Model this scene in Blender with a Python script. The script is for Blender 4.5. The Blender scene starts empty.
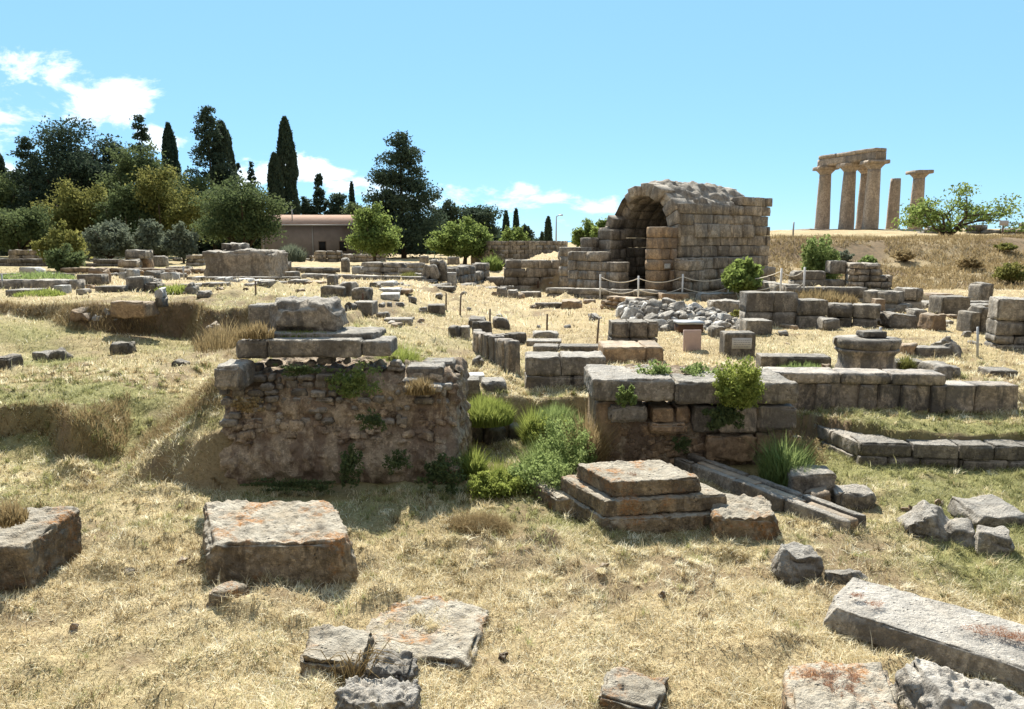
import bpy, math, random
import numpy as np
random.seed(7)
RNG = np.random.default_rng(11)
rad = math.radians
scene = bpy.context.scene
COL = scene.collection

# ------------------------------------------------------------------ camera, sky, sun, exposure
EYE = 2.6
PITCH = rad(8.7)
FPX = 745.0
cam_data = bpy.data.cameras.new("camera")
cam = bpy.data.objects.new("camera", cam_data)
COL.objects.link(cam)
cam_data.sensor_width = 36.0
cam_data.lens = FPX / 1024.0 * 36.0
cam_data.clip_start = 0.1
cam_data.clip_end = 90000.0
cam.location = (0, 0, EYE)
cam.rotation_euler = (math.pi / 2 - PITCH, 0, 0)
scene.camera = cam

SUN_EL = rad(45)
SUN_AZ = rad(-10)          # from +Y towards +X; the sun stands ahead of the camera, a little to the left
world = bpy.data.worlds.new("World")
scene.world = world
world.use_nodes = True
wn, wl = world.node_tree.nodes, world.node_tree.links
wn.clear()
sky = wn.new('ShaderNodeTexSky')
sky.sky_type = 'NISHITA'
sky.sun_disc = False
sky.sun_elevation = SUN_EL
sky.sun_rotation = SUN_AZ
sky.altitude = 1500
sky.air_density = 1.0
sky.dust_density = 0.0
sky.ozone_density = 2.5
bg = wn.new('ShaderNodeBackground')
bg.inputs['Strength'].default_value = 0.095
wo = wn.new('ShaderNodeOutputWorld')
tc = wn.new('ShaderNodeTexCoord')
sep = wn.new('ShaderNodeSeparateXYZ')
wl.new(tc.outputs['Generated'], sep.inputs[0])

def wm(op, a, b=None, c=None):
    n = wn.new('ShaderNodeMath'); n.operation = op
    for i, v in enumerate((a, b, c)):
        if v is None: continue
        if isinstance(v, (int, float)): n.inputs[i].default_value = v
        else: wl.new(v, n.inputs[i])
    return n.outputs[0]

ysafe = wm('MAXIMUM', sep.outputs[1], 0.05)
U = wm('DIVIDE', sep.outputs[0], ysafe)
V = wm('DIVIDE', sep.outputs[2], ysafe)
comb = wn.new('ShaderNodeCombineXYZ')
wl.new(U, comb.inputs[0]); wl.new(wm('MULTIPLY', V, 2.0), comb.inputs[1])

def wnoise(scale, detail, dist=0.0, rough=0.55):
    n = wn.new('ShaderNodeTexNoise')
    n.inputs['Scale'].default_value = scale; n.inputs['Detail'].default_value = detail
    n.inputs['Roughness'].default_value = rough; n.inputs['Distortion'].default_value = dist
    wl.new(comb.outputs[0], n.inputs['Vector'])
    return n.outputs['Fac']
n1 = wnoise(9.0, 9.0, 0.3, 0.62)
n2 = wnoise(3.0, 4.0)
# cloud banks: centre (u, v), half size, weight
banks = [(-0.69, 0.165, 0.085, 0.045, 1.0), (-0.55, 0.175, 0.085, 0.040, 1.0), (-0.45, 0.135, 0.045, 0.020, .9),
         (-0.60, 0.215, 0.07, 0.03, .95), (-0.68, 0.075, 0.08, 0.05, .9), (-0.30, 0.085, 0.12, 0.03, .82),
         (-0.16, 0.07, 0.13, 0.02, .8), (0.0, 0.055, 0.16, 0.02, .85), (0.12, 0.05, 0.10, 0.018, .8), (0.08, 0.02, 0.16, 0.02, .7),
         (-0.36, 0.03, 0.3, 0.03, .6), (-0.95, 0.12, 0.15, 0.08, 1.0), (0.95, 0.05, 0.2, 0.02, .6)]
tot = None
for (u0, v0, su, sv, w) in banks:
    du = wm('DIVIDE', wm('SUBTRACT', U, u0), su)
    dv = wm('DIVIDE', wm('SUBTRACT', V, v0), sv)
    r2 = wm('ADD', wm('MULTIPLY', du, du), wm('MULTIPLY', dv, dv))
    g = wm('MULTIPLY', wm('MAXIMUM', wm('SUBTRACT', 1.0, wm('MULTIPLY', r2, 0.45)), 0.0), w)
    tot = g if tot is None else wm('MAXIMUM', tot, g)
cl = wm('ADD', wm('MULTIPLY', wm('SUBTRACT', n1, 0.5), 3.4), wm('SUBTRACT', tot, 0.60))
front = wm('GREATER_THAN', sep.outputs[1], 0.05)
cov = wn.new('ShaderNodeMapRange'); cov.interpolation_type = 'SMOOTHSTEP'
wl.new(cl, cov.inputs['Value'])
cov.inputs['From Min'].default_value = 0.0; cov.inputs['From Max'].default_value = 0.42
covm = wm('MULTIPLY', wm('MULTIPLY', cov.outputs[0], 0.88), front)
tint = wn.new('ShaderNodeMix'); tint.data_type = 'RGBA'; tint.blend_type = 'MULTIPLY'
tint.inputs[0].default_value = 1.0
wl.new(sky.outputs[0], tint.inputs[6]); tint.inputs[7].default_value = (0.82, 1.0, 1.12, 1)
cm = wn.new('ShaderNodeMix'); cm.data_type = 'RGBA'
fl = wn.new('ShaderNodeMix'); fl.data_type = 'RGBA'; fl.inputs[0].default_value = .76
wl.new(tint.outputs[2], fl.inputs[6]); fl.inputs[7].default_value = (1.62, 3.3, 4.9, 1)
wl.new(covm, cm.inputs[0]); wl.new(fl.outputs[2], cm.inputs[6])
cc = wn.new('ShaderNodeMix'); cc.data_type = 'RGBA'
wl.new(n2, cc.inputs[0]); cc.inputs[6].default_value = (4.4, 5.6, 6.6, 1); cc.inputs[7].default_value = (7.6, 7.7, 7.8, 1)
wl.new(cc.outputs[2], cm.inputs[7])
nb = wn.new('ShaderNodeTexNoise'); nb.inputs['Scale'].default_value = 2.2; nb.inputs['Detail'].default_value = 6.0  # unseen pale cloud cover, added behind the camera to lift the shaded faces
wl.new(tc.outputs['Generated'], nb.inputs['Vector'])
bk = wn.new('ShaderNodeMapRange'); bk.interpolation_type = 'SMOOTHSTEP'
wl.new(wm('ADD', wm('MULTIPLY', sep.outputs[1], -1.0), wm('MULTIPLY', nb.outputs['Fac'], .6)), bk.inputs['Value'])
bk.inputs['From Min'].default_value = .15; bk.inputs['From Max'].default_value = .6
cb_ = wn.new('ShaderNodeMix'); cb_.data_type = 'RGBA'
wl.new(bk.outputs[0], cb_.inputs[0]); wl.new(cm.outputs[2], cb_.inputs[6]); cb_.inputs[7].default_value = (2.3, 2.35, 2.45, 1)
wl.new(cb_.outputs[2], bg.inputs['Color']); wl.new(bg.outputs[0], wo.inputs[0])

sun_d = bpy.data.lights.new("sun", 'SUN'); sun_d.energy = 4.9; sun_d.angle = rad(0.5); sun_d.color = (1.0, 0.94, 0.82)
sun = bpy.data.objects.new("sun", sun_d); COL.objects.link(sun)
sun.rotation_euler = (math.pi / 2 - SUN_EL, 0, math.pi - SUN_AZ)   # light travels from the sun towards the camera side
sun.location = (0, 0, 50)
vs = scene.view_settings
vs.view_transform = 'Standard'; vs.look = 'None'; vs.gamma = 1.0; vs.use_curve_mapping = False
vs.exposure = 1.12

# ------------------------------------------------------------------ noise and small maths
def _hash(ix, iy, iz, seed):
    h = (ix * 374761393 + iy * 668265263 + iz * 2147483647 + seed * 1274126177) & 0xFFFFFFFF
    h = ((h ^ (h >> 13)) * 1274126177) & 0xFFFFFFFF
    h = (h ^ (h >> 16)) & 0xFFFFFFFF
    h = (h * 2246822519) & 0xFFFFFFFF
    return ((h ^ (h >> 15)) & 0xFFFFFF) / float(0xFFFFFF)
def noise3(P, seed=0):
    P = np.asarray(P, dtype=np.float64)
    I = np.floor(P).astype(np.int64); f = P - I; f = f * f * (3 - 2 * f)
    r = 0
    for dx in (0, 1):
        wx = f[:, 0] if dx else 1 - f[:, 0]
        for dy in (0, 1):
            wy = f[:, 1] if dy else 1 - f[:, 1]
            for dz in (0, 1):
                wz = f[:, 2] if dz else 1 - f[:, 2]
                r = r + wx * wy * wz * _hash(I[:, 0] + dx, I[:, 1] + dy, I[:, 2] + dz, seed)
    return r * 2 - 1
def fbm(P, seed=0, octaves=4, gain=0.5):
    a, s, r = 1.0, 1.0, 0.0
    for o in range(octaves):
        r = r + a * noise3(P * s + 17.3 * o, seed + o); a *= gain; s *= 2.03
    return r
def fbm2(x, y, sc, seed=0, octaves=4):
    P = np.stack([np.asarray(x, float).ravel() * sc, np.asarray(y, float).ravel() * sc, np.full(np.size(x), 0.37)], 1)
    return fbm(P, seed, octaves).reshape(np.shape(x))
def S(a, b, v):
    t = np.clip((v - a) / (b - a), 0, 1); return t * t * (3 - 2 * t)

# ------------------------------------------------------------------ terrain height
def Hsmooth(x, y):
    x = np.asarray(x, float); y = np.asarray(y, float)
    wob = 0.35 * np.sin(x * 0.9 + 1.0) + 0.2 * np.sin(x * 2.3) + 0.12 * np.sin(y * 1.7)
    # broad level behind the first row of ruins
    mid = 0.5 * (1 - S(16, 42, y))
    left = np.interp(x, [-30, -3.6, 0.2, 1.0], [1.0, 1.0, 0.0, 0.0])
    zleft = (1.25 - 0.5 * S(17, 45, y))
    zb = mid * (1 - left) + zleft * left
    # edge where that level begins
    eY = np.interp(x, [-40, -12, -8, -6.6, -5.6, -4.9, -4.3, -3.7, -3.1, -3.0, -0.4, 3.3, 3.8, 4.6, 9, 40],
                   [17, 16.2, 15.2, 14.7, 14.3, 13.6, 12.5, 10.5, 9.3, 9.3, 9.75, 9.85, 9.5, 8.55, 8.3, 8.3])
    wid = np.interp(x, [-8, -6, -5, -3.6, -3.1, 0], [0.75, 1.2, 2.0, 1.5, .3, .15])
    wobm = np.interp(x, [-7, -5, -3.5], [1.0, .8, 0.0])
    wob = wob * 1.6 + .3 * np.sin(x * 3.7 + 2) * np.sin(x * .7)
    wid = wid * (.72 + .35 * np.sin(x * 1.3 + .5) * wobm)
    up = S(0, 1, (y - eY - wob * wobm) / wid)
    # the height the edge ramp reaches near the pier
    ramp = np.interp(y, [7.5, 8.6, 10.2, 12, 15], [.42, .85, 1.15, 1.22, 1.25])
    zb = np.where((x < -2.9) & (y < 15), np.minimum(zb, ramp), zb)
    # right: two steps
    right = S(3.0, 3.6, x)
    zr = 0.35 + 0.15 * S(9.9, 10.1, y)
    zb = np.where((y < 15), zb * (1 - right) + np.minimum(zb, zr) * right, zb)
    crest = np.interp(y, [7.7, 8.5, 9.5, 11, 15], [.50, .80, 1.08, 1.2, 1.25])
    wl = np.interp(y, [7.7, 9, 11, 14], [1.35, 1.8, 2.3, 3.2])
    ridge = crest * (1 - S(0, 1, (-3.15 - x) / wl)) * S(7.5, 7.86, y + .08 * np.sin(x * 7)) * S(-2.75, -2.95, x) * (y < 15.5)
    low = 0.52 * S(-4.5, -5.4, x) * S(0, 1, (y - 8.75 - 0.30 * np.sin(x * 1.7) - .12 * np.sin(x * 5.1)) / (.24 + .1 * np.sin(x * 2.9)))
    low = low + .38 * S(-7.6, -11, x) * S(12.0, 14.5, y) + .12 * S(-6.5, -8, x) * S(13.5, 14.6, y)
    low = np.maximum(low, .45 * S(-3.6, -4.8, x) * S(8.4, 10.2, y))
    z = low * (1 - up) + zb * up
    z = np.maximum(z, ridge)
    z = z + .5 * S(26.3, 26.8, y) * S(9.2, 9.8, x) * (1 - S(14.5, 15.5, x)) * (1 - S(38, 44, y))
    # trench between the two piers
    tr = S(-.62, -.3, x) * S(1.0, .62, x) * S(7.4, 8.3, y) * S(9.78, 9.7, y)
    z = z - 0.75 * tr
    # hill to the right carrying the temple
    edge = np.interp(x, [0, 4, 12, 14, 60], [38.5, 37.2, 42.0, 41.0, 38.0])
    top = np.interp(x, [-1, 1.5, 6, 14, 60], [0.0, 1.3, 2.2, 2.65, 3.0])
    wd = np.interp(x, [0, 10, 14, 60], [1.0, 1.5, 14, 16])
    t = np.clip((y - edge) / wd, 0, 1)
    prof = np.where(x > 12, 0.25 * S(0, .45, t) + 0.10 * t + .65 * S(.5, .95, t), S(0, 1, t))
    hz = top * prof + .22 * fbm2(x, y, .35, 88, 4) * S(0, .3, t) * S(1.3, .8, (y - edge) / wd) * (x > 8) + S(62, 84, y) * .9 * S(8, 16, x)
    z = z * (1 - S(0, 1.5, hz)) + np.maximum(hz, z * .3) * S(0, 1.5, hz) if False else np.maximum(z * (1 - 0.9 * S(.2, 1.4, hz)) + hz, z * 0 + hz)
    z = z * (1 - S(110, 160, y)) - 60.0 * S(160, 1500, y)
    return z
def H(x, y):
    x = np.asarray(x, float); y = np.asarray(y, float)
    z = Hsmooth(x, y)
    e = 0.06
    near = np.exp(-np.maximum(y - 6, 0) / 14.0)
    z = z + fbm2(x, y, 2.2, 5, 4) * 0.030 * (0.5 + near) + fbm2(x, y, 8.0, 15, 2) * 0.007 * near + fbm2(x, y, 0.45, 9, 3) * 0.05
    slope = np.abs(Hsmooth(x, y + e) - z) / e
    rough = np.clip(slope * 0.9, 0, 1) * np.where(y < 20, 1.0, 2.2)
    z = z + fbm2(x, y, 3.1, 21, 4) * 0.12 * rough
    return z
def h1(x, y): return float(H(np.array([x]), np.array([y]))[0])

def ray(px, py):
    cx = (px - 512.0) / FPX; cy = -(py - 354.5) / FPX
    s, c = math.sin(PITCH), math.cos(PITCH)
    return cx, c + cy * s, -s + cy * c
def at(px, py, Y):
    dx, dy, dz = ray(px, py); t = Y / dy
    return (dx * t, Y, EYE + dz * t)
_Ys = np.concatenate([np.arange(2.5, 20, .02), np.arange(20, 60, .06), np.arange(60, 140, .2)])
def gp(px, py):
    dx, dy, dz = ray(px, py)
    t = _Ys / dy
    X = dx * t; Z = EYE + dz * t
    hit = np.nonzero(Z <= Hsmooth(X, _Ys))[0]
    k = hit[0] if len(hit) else len(_Ys) - 1
    return float(X[k]), float(_Ys[k]), float(h1(X[k], _Ys[k]))

# ------------------------------------------------------------------ mesh kit
def mesh_from(name, V, F, mats=None, attrs=None, smooth=False):
    """V (n,3); F (m,3) or (m,4) array, or a list of such arrays"""
    V = np.ascontiguousarray(V, dtype=np.float32)
    Fs = F if isinstance(F, list) else [F]
    Fs = [np.asarray(f) for f in Fs if len(f)]
    me = bpy.data.meshes.new(name)
    me.vertices.add(len(V)); me.vertices.foreach_set('co', V.ravel())
    nl = sum(f.size for f in Fs); npol = sum(len(f) for f in Fs)
    me.loops.add(nl); me.polygons.add(npol)
    me.loops.foreach_set('vertex_index', np.concatenate([f.ravel() for f in Fs]).astype(np.int32))
    tot = np.concatenate([np.full(len(f), f.shape[1]) for f in Fs]).astype(np.int32)
    st = np.concatenate([[0], np.cumsum(tot)[:-1]]).astype(np.int32)
    me.polygons.foreach_set('loop_start', st)
    if smooth: me.polygons.foreach_set('use_smooth', np.ones(npol, dtype=bool))
    for k, a in (attrs or {}).items():
        at_ = me.attributes.new(k, 'FLOAT', 'POINT'); at_.data.foreach_set('value', np.ascontiguousarray(a, dtype=np.float32))
    me.update(calc_edges=True); me.validate()
    for m in (mats or []): me.materials.append(m)
    return me

class MB:
    """gathers pieces that become ONE mesh"""
    def __init__(self): self.V = []; self.F = {3: [], 4: []}; self.n = 0; self.A = []
    def add(self, V, F, tint=None):
        V = np.asarray(V, float)
        for f in (F if isinstance(F, list) else [F]):
            f = np.asarray(f)
            if len(f): self.F[f.shape[1]].append(f + self.n)
        self.V.append(V); self.n += len(V)
        t = random.uniform(-1, 1) if tint is None else tint
        self.A.append(np.full(len(V), t) if np.isscalar(t) else np.asarray(t))
        return self
    def build(self, name, mat, parent=None, loc=(0, 0, 0), smooth=False, attrs=None):
        V = np.concatenate(self.V)
        Fs = [np.concatenate(v) for v in self.F.values() if v]
        a = {'tint': np.concatenate(self.A)}; a.update(attrs or {})
        me = mesh_from(name, V, Fs, [mat], a, smooth)
        o = bpy.data.objects.new(name, me); COL.objects.link(o); o.location = loc
        if parent is not None: o.parent = parent
        return o

def tag(o, label=None, cat=None, group=None, kind=None):
    if label: o['label'] = label
    if cat: o['category'] = cat
    if group: o['group'] = group
    if kind: o['kind'] = kind
    return o
def empty(name, loc, label, cat, group=None, rz=0):
    o = bpy.data.objects.new(name, None); COL.objects.link(o); o.location = loc; o.rotation_euler = (0, 0, rz)
    o.empty_display_size = .2
    return tag(o, label, cat, group)

def rockv(sx, sy, sz, res=0.1, bev=0.03, seed=0, amp=0.015, freq=4.0, cuts=0, cutd=0.12, erode=1.0, maxn=40, warp=0.0, fine=0.35):
    """a weathered block, base centre at origin"""
    r = np.random.default_rng(seed)
    hs = np.array([sx, sy, sz]) / 2.0
    bev = min(bev, 0.45 * min(sx, sy, sz))
    lines = []
    for h in hs:
        inner = h - bev
        n = int(min(max(math.ceil(2 * inner / res), 1), maxn))
        mid = np.linspace(-inner, inner, n + 1)
        lines.append(np.concatenate([[-h], [-h + bev * .45], mid, [h - bev * .45], [h]]))
    L = [len(l) for l in lines]
    keys, quads = [], []
    for ax in range(3):
        b, c = (ax + 1) % 3, (ax + 2) % 3
        nb, nc = L[b], L[c]
        ib, ic = np.meshgrid(np.arange(nb), np.arange(nc), indexing='ij')
        for side in (0, 1):
            K = np.zeros((nb * nc, 3), int); K[:, b] = ib.ravel(); K[:, c] = ic.ravel(); K[:, ax] = (L[ax] - 1) * side
            base = sum(len(k) for k in keys)
            keys.append(K)
            i, j = np.meshgrid(np.arange(nb - 1), np.arange(nc - 1), indexing='ij'); i = i.ravel(); j = j.ravel()
            q = np.stack([i * nc + j, (i + 1) * nc + j, (i + 1) * nc + j + 1, i * nc + j + 1], 1) + base
            quads.append(q if side else q[:, ::-1])
    K = np.concatenate(keys); Q = np.concatenate(quads)
    code = K[:, 0] * 10**8 + K[:, 1] * 10**4 + K[:, 2]
    _, first, inv = np.unique(code, return_index=True, return_inverse=True)
    K = K[first]; Q = inv[Q]
    P = np.stack([lines[a][K[:, a]] for a in range(3)], 1)
    ins = np.clip(P, -(hs - bev), hs - bev); d = P - ins
    ln = np.linalg.norm(d, axis=1, keepdims=True); ln[ln == 0] = 1
    nrm = d / ln; P = ins + nrm * bev
    off = r.uniform(0, 100, 3)
    edge = (np.abs(d) > bev * .3).sum(1) >= 2
    for k in range(cuts):
        n = r.normal(size=3); n[2] = abs(n[2]) * .8 + .05; n /= np.linalg.norm(n)
        ext = np.abs(n) @ hs; c = ext * (1 - r.uniform(.25, 1) * cutd * 2.2)
        ex = np.maximum(P @ n - c, 0); P = P - ex[:, None] * n
    if warp:
        W = np.stack([fbm(P * 1.1 / max(hs) + off + 7 * i, seed + 3 * i, 2) for i in range(3)], 1)
        P = P + W * warp
    nz = .6 * fbm(P * freq + off, seed, 5, .6) - .9 * np.maximum(0, .55 - np.abs(fbm(P * freq * 1.7 + off, seed + 3, 3)) * 2.2)
    P = P + nrm * (nz * amp)[:, None]
    if fine: P = P + nrm * (noise3(P * freq * 6 + off, seed + 5) * amp * fine * 1.6)[:, None]
    er = np.clip(fbm(P * freq * .7 + off * 2, seed + 9, 3) + .25, 0, 1.2) * erode * amp * 2.2
    P = P - nrm * (er * edge)[:, None]
    P[:, 2] += hs[2]
    return P, Q
def rot(V, rz=0, rx=0, ry=0):
    V = np.asarray(V, float)
    c, s = math.cos(rx), math.sin(rx); V = V @ np.array([[1, 0, 0], [0, c, s], [0, -s, c]])
    c, s = math.cos(ry), math.sin(ry); V = V @ np.array([[c, 0, -s], [0, 1, 0], [s, 0, c]])
    c, s = math.cos(rz), math.sin(rz); V = V @ np.array([[c, s, 0], [-s, c, 0], [0, 0, 1]])
    return V
def boxv(x0, x1, y0, y1, z0, z1):
    V = np.array([(x, y, z) for x in (x0, x1) for y in (y0, y1) for z in (z0, z1)], float)
    F = np.array([(0, 1, 3, 2), (4, 6, 7, 5), (0, 4, 5, 1), (2, 3, 7, 6), (0, 2, 6, 4), (1, 5, 7, 3)])
    return V, F
def tubev(pts, radii, n=8, cap=True):
    pts = np.asarray(pts, float); radii = np.broadcast_to(np.asarray(radii, float), (len(pts),))
    V, F = [], []
    for i, p in enumerate(pts):
        a = pts[min(i + 1, len(pts) - 1)] - pts[max(i - 1, 0)]; a = a / (np.linalg.norm(a) + 1e-9)
        u = np.cross(a, (0.13, 0.97, 0.21)) if abs(a[2]) > .5 else np.cross(a, (0, 0, 1)); u /= np.linalg.norm(u) + 1e-9
        w = np.cross(a, u)
        for k in range(n):
            t = 2 * math.pi * k / n; V.append(p + radii[i] * (math.cos(t) * u + math.sin(t) * w))
    for i in range(len(pts) - 1):
        for k in range(n):
            F.append((i * n + k, i * n + (k + 1) % n, (i + 1) * n + (k + 1) % n, (i + 1) * n + k))
    V = np.array(V); Fl = [np.array(F)]
    if cap:
        m = len(V); V = np.vstack([V, pts[0], pts[-1]])
        T = [(m, (k + 1) % n, k) for k in range(n)] + [(m + 1, (len(pts) - 1) * n + k, (len(pts) - 1) * n + (k + 1) % n) for k in range(n)]
        Fl.append(np.array(T))
    return V, Fl

# ------------------------------------------------------------------ materials
def newmat(name):
    m = bpy.data.materials.new(name); m.use_nodes = True
    nt = m.node_tree; nt.nodes.clear()
    out = nt.nodes.new('ShaderNodeOutputMaterial'); b = nt.nodes.new('ShaderNodeBsdfPrincipled')
    nt.links.new(b.outputs[0], out.inputs[0]); b.inputs['Roughness'].default_value = .9
    b.inputs['Specular IOR Level'].default_value = .2
    return m, nt, b, out
class NT:
    def __init__(s, nt): s.nt = nt
    def n(s, t, **k):
        nd = s.nt.nodes.new(t)
        for a, v in k.items(): setattr(nd, a, v)
        return nd
    def l(s, a, b): s.nt.links.new(a, b)
    def noise(s, vec, sc, det=5, rough=.6, dist=0):
        nd = s.n('ShaderNodeTexNoise'); nd.inputs['Scale'].default_value = sc; nd.inputs['Detail'].default_value = det
        nd.inputs['Roughness'].default_value = rough; nd.inputs['Distortion'].default_value = dist
        if vec is not None: s.l(vec, nd.inputs['Vector'])
        return nd.outputs['Fac']
    def rng(s, v, a, b, c=0.0, d=1.0):
        nd = s.n('ShaderNodeMapRange'); s.l(v, nd.inputs['Value'])
        for i, x in zip(('From Min', 'From Max', 'To Min', 'To Max'), (a, b, c, d)): nd.inputs[i].default_value = x
        return nd.outputs[0]
    def mix(s, f, a, b, blend='MIX'):
        nd = s.n('ShaderNodeMix', data_type='RGBA', blend_type=blend)
        for i, v in ((0, f), (6, a), (7, b)):
            if isinstance(v, (int, float)): nd.inputs[i].default_value = v
            elif isinstance(v, tuple): nd.inputs[i].default_value = (*v, 1) if len(v) == 3 else v
            else: s.l(v, nd.inputs[i])
        return nd.outputs[2]
    def m(s, op, a, b=None):
        nd = s.n('ShaderNodeMath', operation=op)
        for i, v in enumerate((a, b)):
            if v is None: continue
            if isinstance(v, (int, float)): nd.inputs[i].default_value = v
            else: s.l(v, nd.inputs[i])
        return nd.outputs[0]
    def attr(s, name):
        return s.n('ShaderNodeAttribute', attribute_name=name).outputs['Fac']

def stone_mat(name, a, b, dark, topc, scale=1.0, lichen=0.0, bump=.6, darkamt=.5, top=.5, pores=.5):
    m, nt, bs, out = newmat(name); N = NT(nt)
    g = N.n('ShaderNodeNewGeometry'); pos = g.outputs['Position']
    oi = N.n('ShaderNodeObjectInfo')
    tn = N.attr('tint')
    c = N.mix(N.rng(N.noise(pos, 1.3 * scale, 6, .65), .35, .65), a, b)
    c = N.mix(N.rng(N.noise(pos, 9 * scale, 8, .75), .43, .57, 0, .85), c, tuple(x * .5 for x in a))
    c = N.mix(N.rng(N.noise(pos, 23 * scale, 6, .75), .52, .62, 0, .6), c, tuple(min(1, x * 1.5) for x in a))
    # dark weathering in streaks and patches
    mp = N.n('ShaderNodeMapping'); mp.inputs['Scale'].default_value = (1, 1, .35); N.l(pos, mp.inputs[0])
    st = N.rng(N.noise(mp.outputs[0], 3.1 * scale, 8, .72, .4), .46, .54, 0, darkamt)
    c = N.mix(st, c, dark)
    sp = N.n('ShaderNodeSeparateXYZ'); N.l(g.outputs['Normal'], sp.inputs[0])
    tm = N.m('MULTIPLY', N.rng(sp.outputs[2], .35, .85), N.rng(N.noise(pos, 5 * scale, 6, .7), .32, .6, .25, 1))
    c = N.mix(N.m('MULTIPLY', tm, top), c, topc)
    if lichen:
        li = N.rng(N.noise(pos, 3.4, 6, .62, .2), .52, .62)
        li2 = N.rng(N.noise(pos, 30, 4, .7), .38, .6)
        lz = N.rng(sp.outputs[2], -.4, .6, .35, 1)
        c = N.mix(N.m('MULTIPLY', N.m('MULTIPLY', li, li2), N.m('MULTIPLY', lz, lichen)), c, (.42, .185, .05))
    # small dark pits
    vo = N.n('ShaderNodeTexVoronoi'); vo.inputs['Scale'].default_value = 26 * scale; N.l(pos, vo.inputs['Vector'])
    pit = N.m('MULTIPLY', N.rng(vo.outputs['Distance'], .0, .28, 1, 0), N.rng(N.noise(pos, 7 * scale, 3), .5, .62))
    c = N.mix(N.m('MULTIPLY', pit, pores), c, (.05, .042, .035))
    val = N.m('ADD', N.m('ADD', N.m('MULTIPLY', tn, .22), N.rng(oi.outputs['Random'], 0, 1, -.13, .13)), 1.0)
    hs = N.n('ShaderNodeHueSaturation'); N.l(val, hs.inputs['Value']); N.l(c, hs.inputs['Color'])
    N.l(hs.outputs[0], bs.inputs['Base Color'])
    bn = N.n('ShaderNodeBump'); bn.inputs['Strength'].default_value = bump; bn.inputs['Distance'].default_value = .06
    hgt = N.m('ADD', N.m('MULTIPLY', N.noise(pos, 14 * scale, 8, .7), 1.0), N.m('MULTIPLY', N.noise(pos, 60 * scale, 3, .6), .35))
    hgt = N.m('SUBTRACT', hgt, N.m('MULTIPLY', pit, .8))
    N.l(hgt, bn.inputs['Height']); N.l(bn.outputs[0], bs.inputs['Normal'])
    return m
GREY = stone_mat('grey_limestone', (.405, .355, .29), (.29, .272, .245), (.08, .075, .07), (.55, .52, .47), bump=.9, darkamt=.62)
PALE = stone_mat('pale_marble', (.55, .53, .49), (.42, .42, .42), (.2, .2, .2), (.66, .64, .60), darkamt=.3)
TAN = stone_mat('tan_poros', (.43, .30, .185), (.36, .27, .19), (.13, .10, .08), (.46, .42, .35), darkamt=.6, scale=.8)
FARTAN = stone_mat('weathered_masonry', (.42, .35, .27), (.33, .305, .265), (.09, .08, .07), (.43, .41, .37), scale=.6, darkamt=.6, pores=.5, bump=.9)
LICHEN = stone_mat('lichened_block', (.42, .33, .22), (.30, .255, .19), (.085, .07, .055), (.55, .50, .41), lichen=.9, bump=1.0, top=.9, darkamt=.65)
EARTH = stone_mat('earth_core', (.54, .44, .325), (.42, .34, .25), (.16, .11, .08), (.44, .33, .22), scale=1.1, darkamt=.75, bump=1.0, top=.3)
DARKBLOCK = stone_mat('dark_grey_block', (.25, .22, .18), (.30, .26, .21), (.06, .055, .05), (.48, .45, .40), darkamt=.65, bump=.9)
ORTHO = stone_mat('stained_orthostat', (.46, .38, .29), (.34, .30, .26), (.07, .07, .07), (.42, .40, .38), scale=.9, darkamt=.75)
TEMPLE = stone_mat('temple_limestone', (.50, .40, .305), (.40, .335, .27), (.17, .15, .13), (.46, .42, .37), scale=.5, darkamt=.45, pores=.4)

def plain(name, col, rough=.7, metal=0.0, var=.15, sc=12):
    m, nt, bs, out = newmat(name); N = NT(nt)
    g = N.n('ShaderNodeNewGeometry')
    c = N.mix(N.noise(g.outputs['Position'], sc, 5), tuple(x * (1 - var) for x in col), tuple(min(1, x * (1 + var)) for x in col))
    N.l(c, bs.inputs['Base Color']); bs.inputs['Roughness'].default_value = rough; bs.inputs['Metallic'].default_value = metal
    return m
WOOD = plain('weathered_wood', (.16, .12, .09)); STEEL = plain('galvanised_steel', (.42, .43, .44), .5, .3)
ROPE = plain('rope_fibre', (.70, .64, .54)); PALEMETAL = plain('pale_painted_metal', (.70, .70, .70), .5); PINK = plain('pink_stone_panel', (.50, .37, .32), .6)
PLAQUE = plain('plaque_face', (.52, .50, .47), .5); INK = plain('worn_lettering', (.2, .19, .18)); DARK = plain('dark_opening', (.02, .02, .022))
BARK = plain('bark', (.09, .065, .045), .9, 0, .4, 6); ROOF = None; RENDER_WALL = plain('plastered_wall', (.30, .23, .20), .9, 0, .12, 1.2)
GREENPAINT = plain('green_paint', (.06, .16, .08)); BROWNPAINT = plain('brown_metal', (.10, .055, .035))

def leaf_mat(name, lo, hi, trans=.35, extra=None):
    m, nt, bs, out = newmat(name); N = NT(nt)
    tn = N.attr('tint')
    c = N.mix(N.rng(tn, -1, 1), lo, hi)
    N.l(c, bs.inputs['Base Color']); bs.inputs['Roughness'].default_value = .8; bs.inputs['Specular IOR Level'].default_value = 0.05
    tr = N.n('ShaderNodeBsdfTranslucent'); N.l(N.mix(.5, c, tuple(min(1, x * 1.3) for x in hi)), tr.inputs[0])
    mx = N.n('ShaderNodeMixShader'); mx.inputs[0].default_value = trans
    N.l(bs.outputs[0], mx.inputs[1]); N.l(tr.outputs[0], mx.inputs[2]); N.l(mx.outputs[0], out.inputs[0])
    return m
CYP = leaf_mat('cypress_foliage', (.028, .052, .036), (.088, .120, .078), .22)
PINE = leaf_mat('pine_foliage', (.045, .078, .036), (.15, .185, .08), .32)
OLIVEY = leaf_mat('yellow_green_foliage', (.07, .095, .025), (.27, .26, .085), .35)
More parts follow.
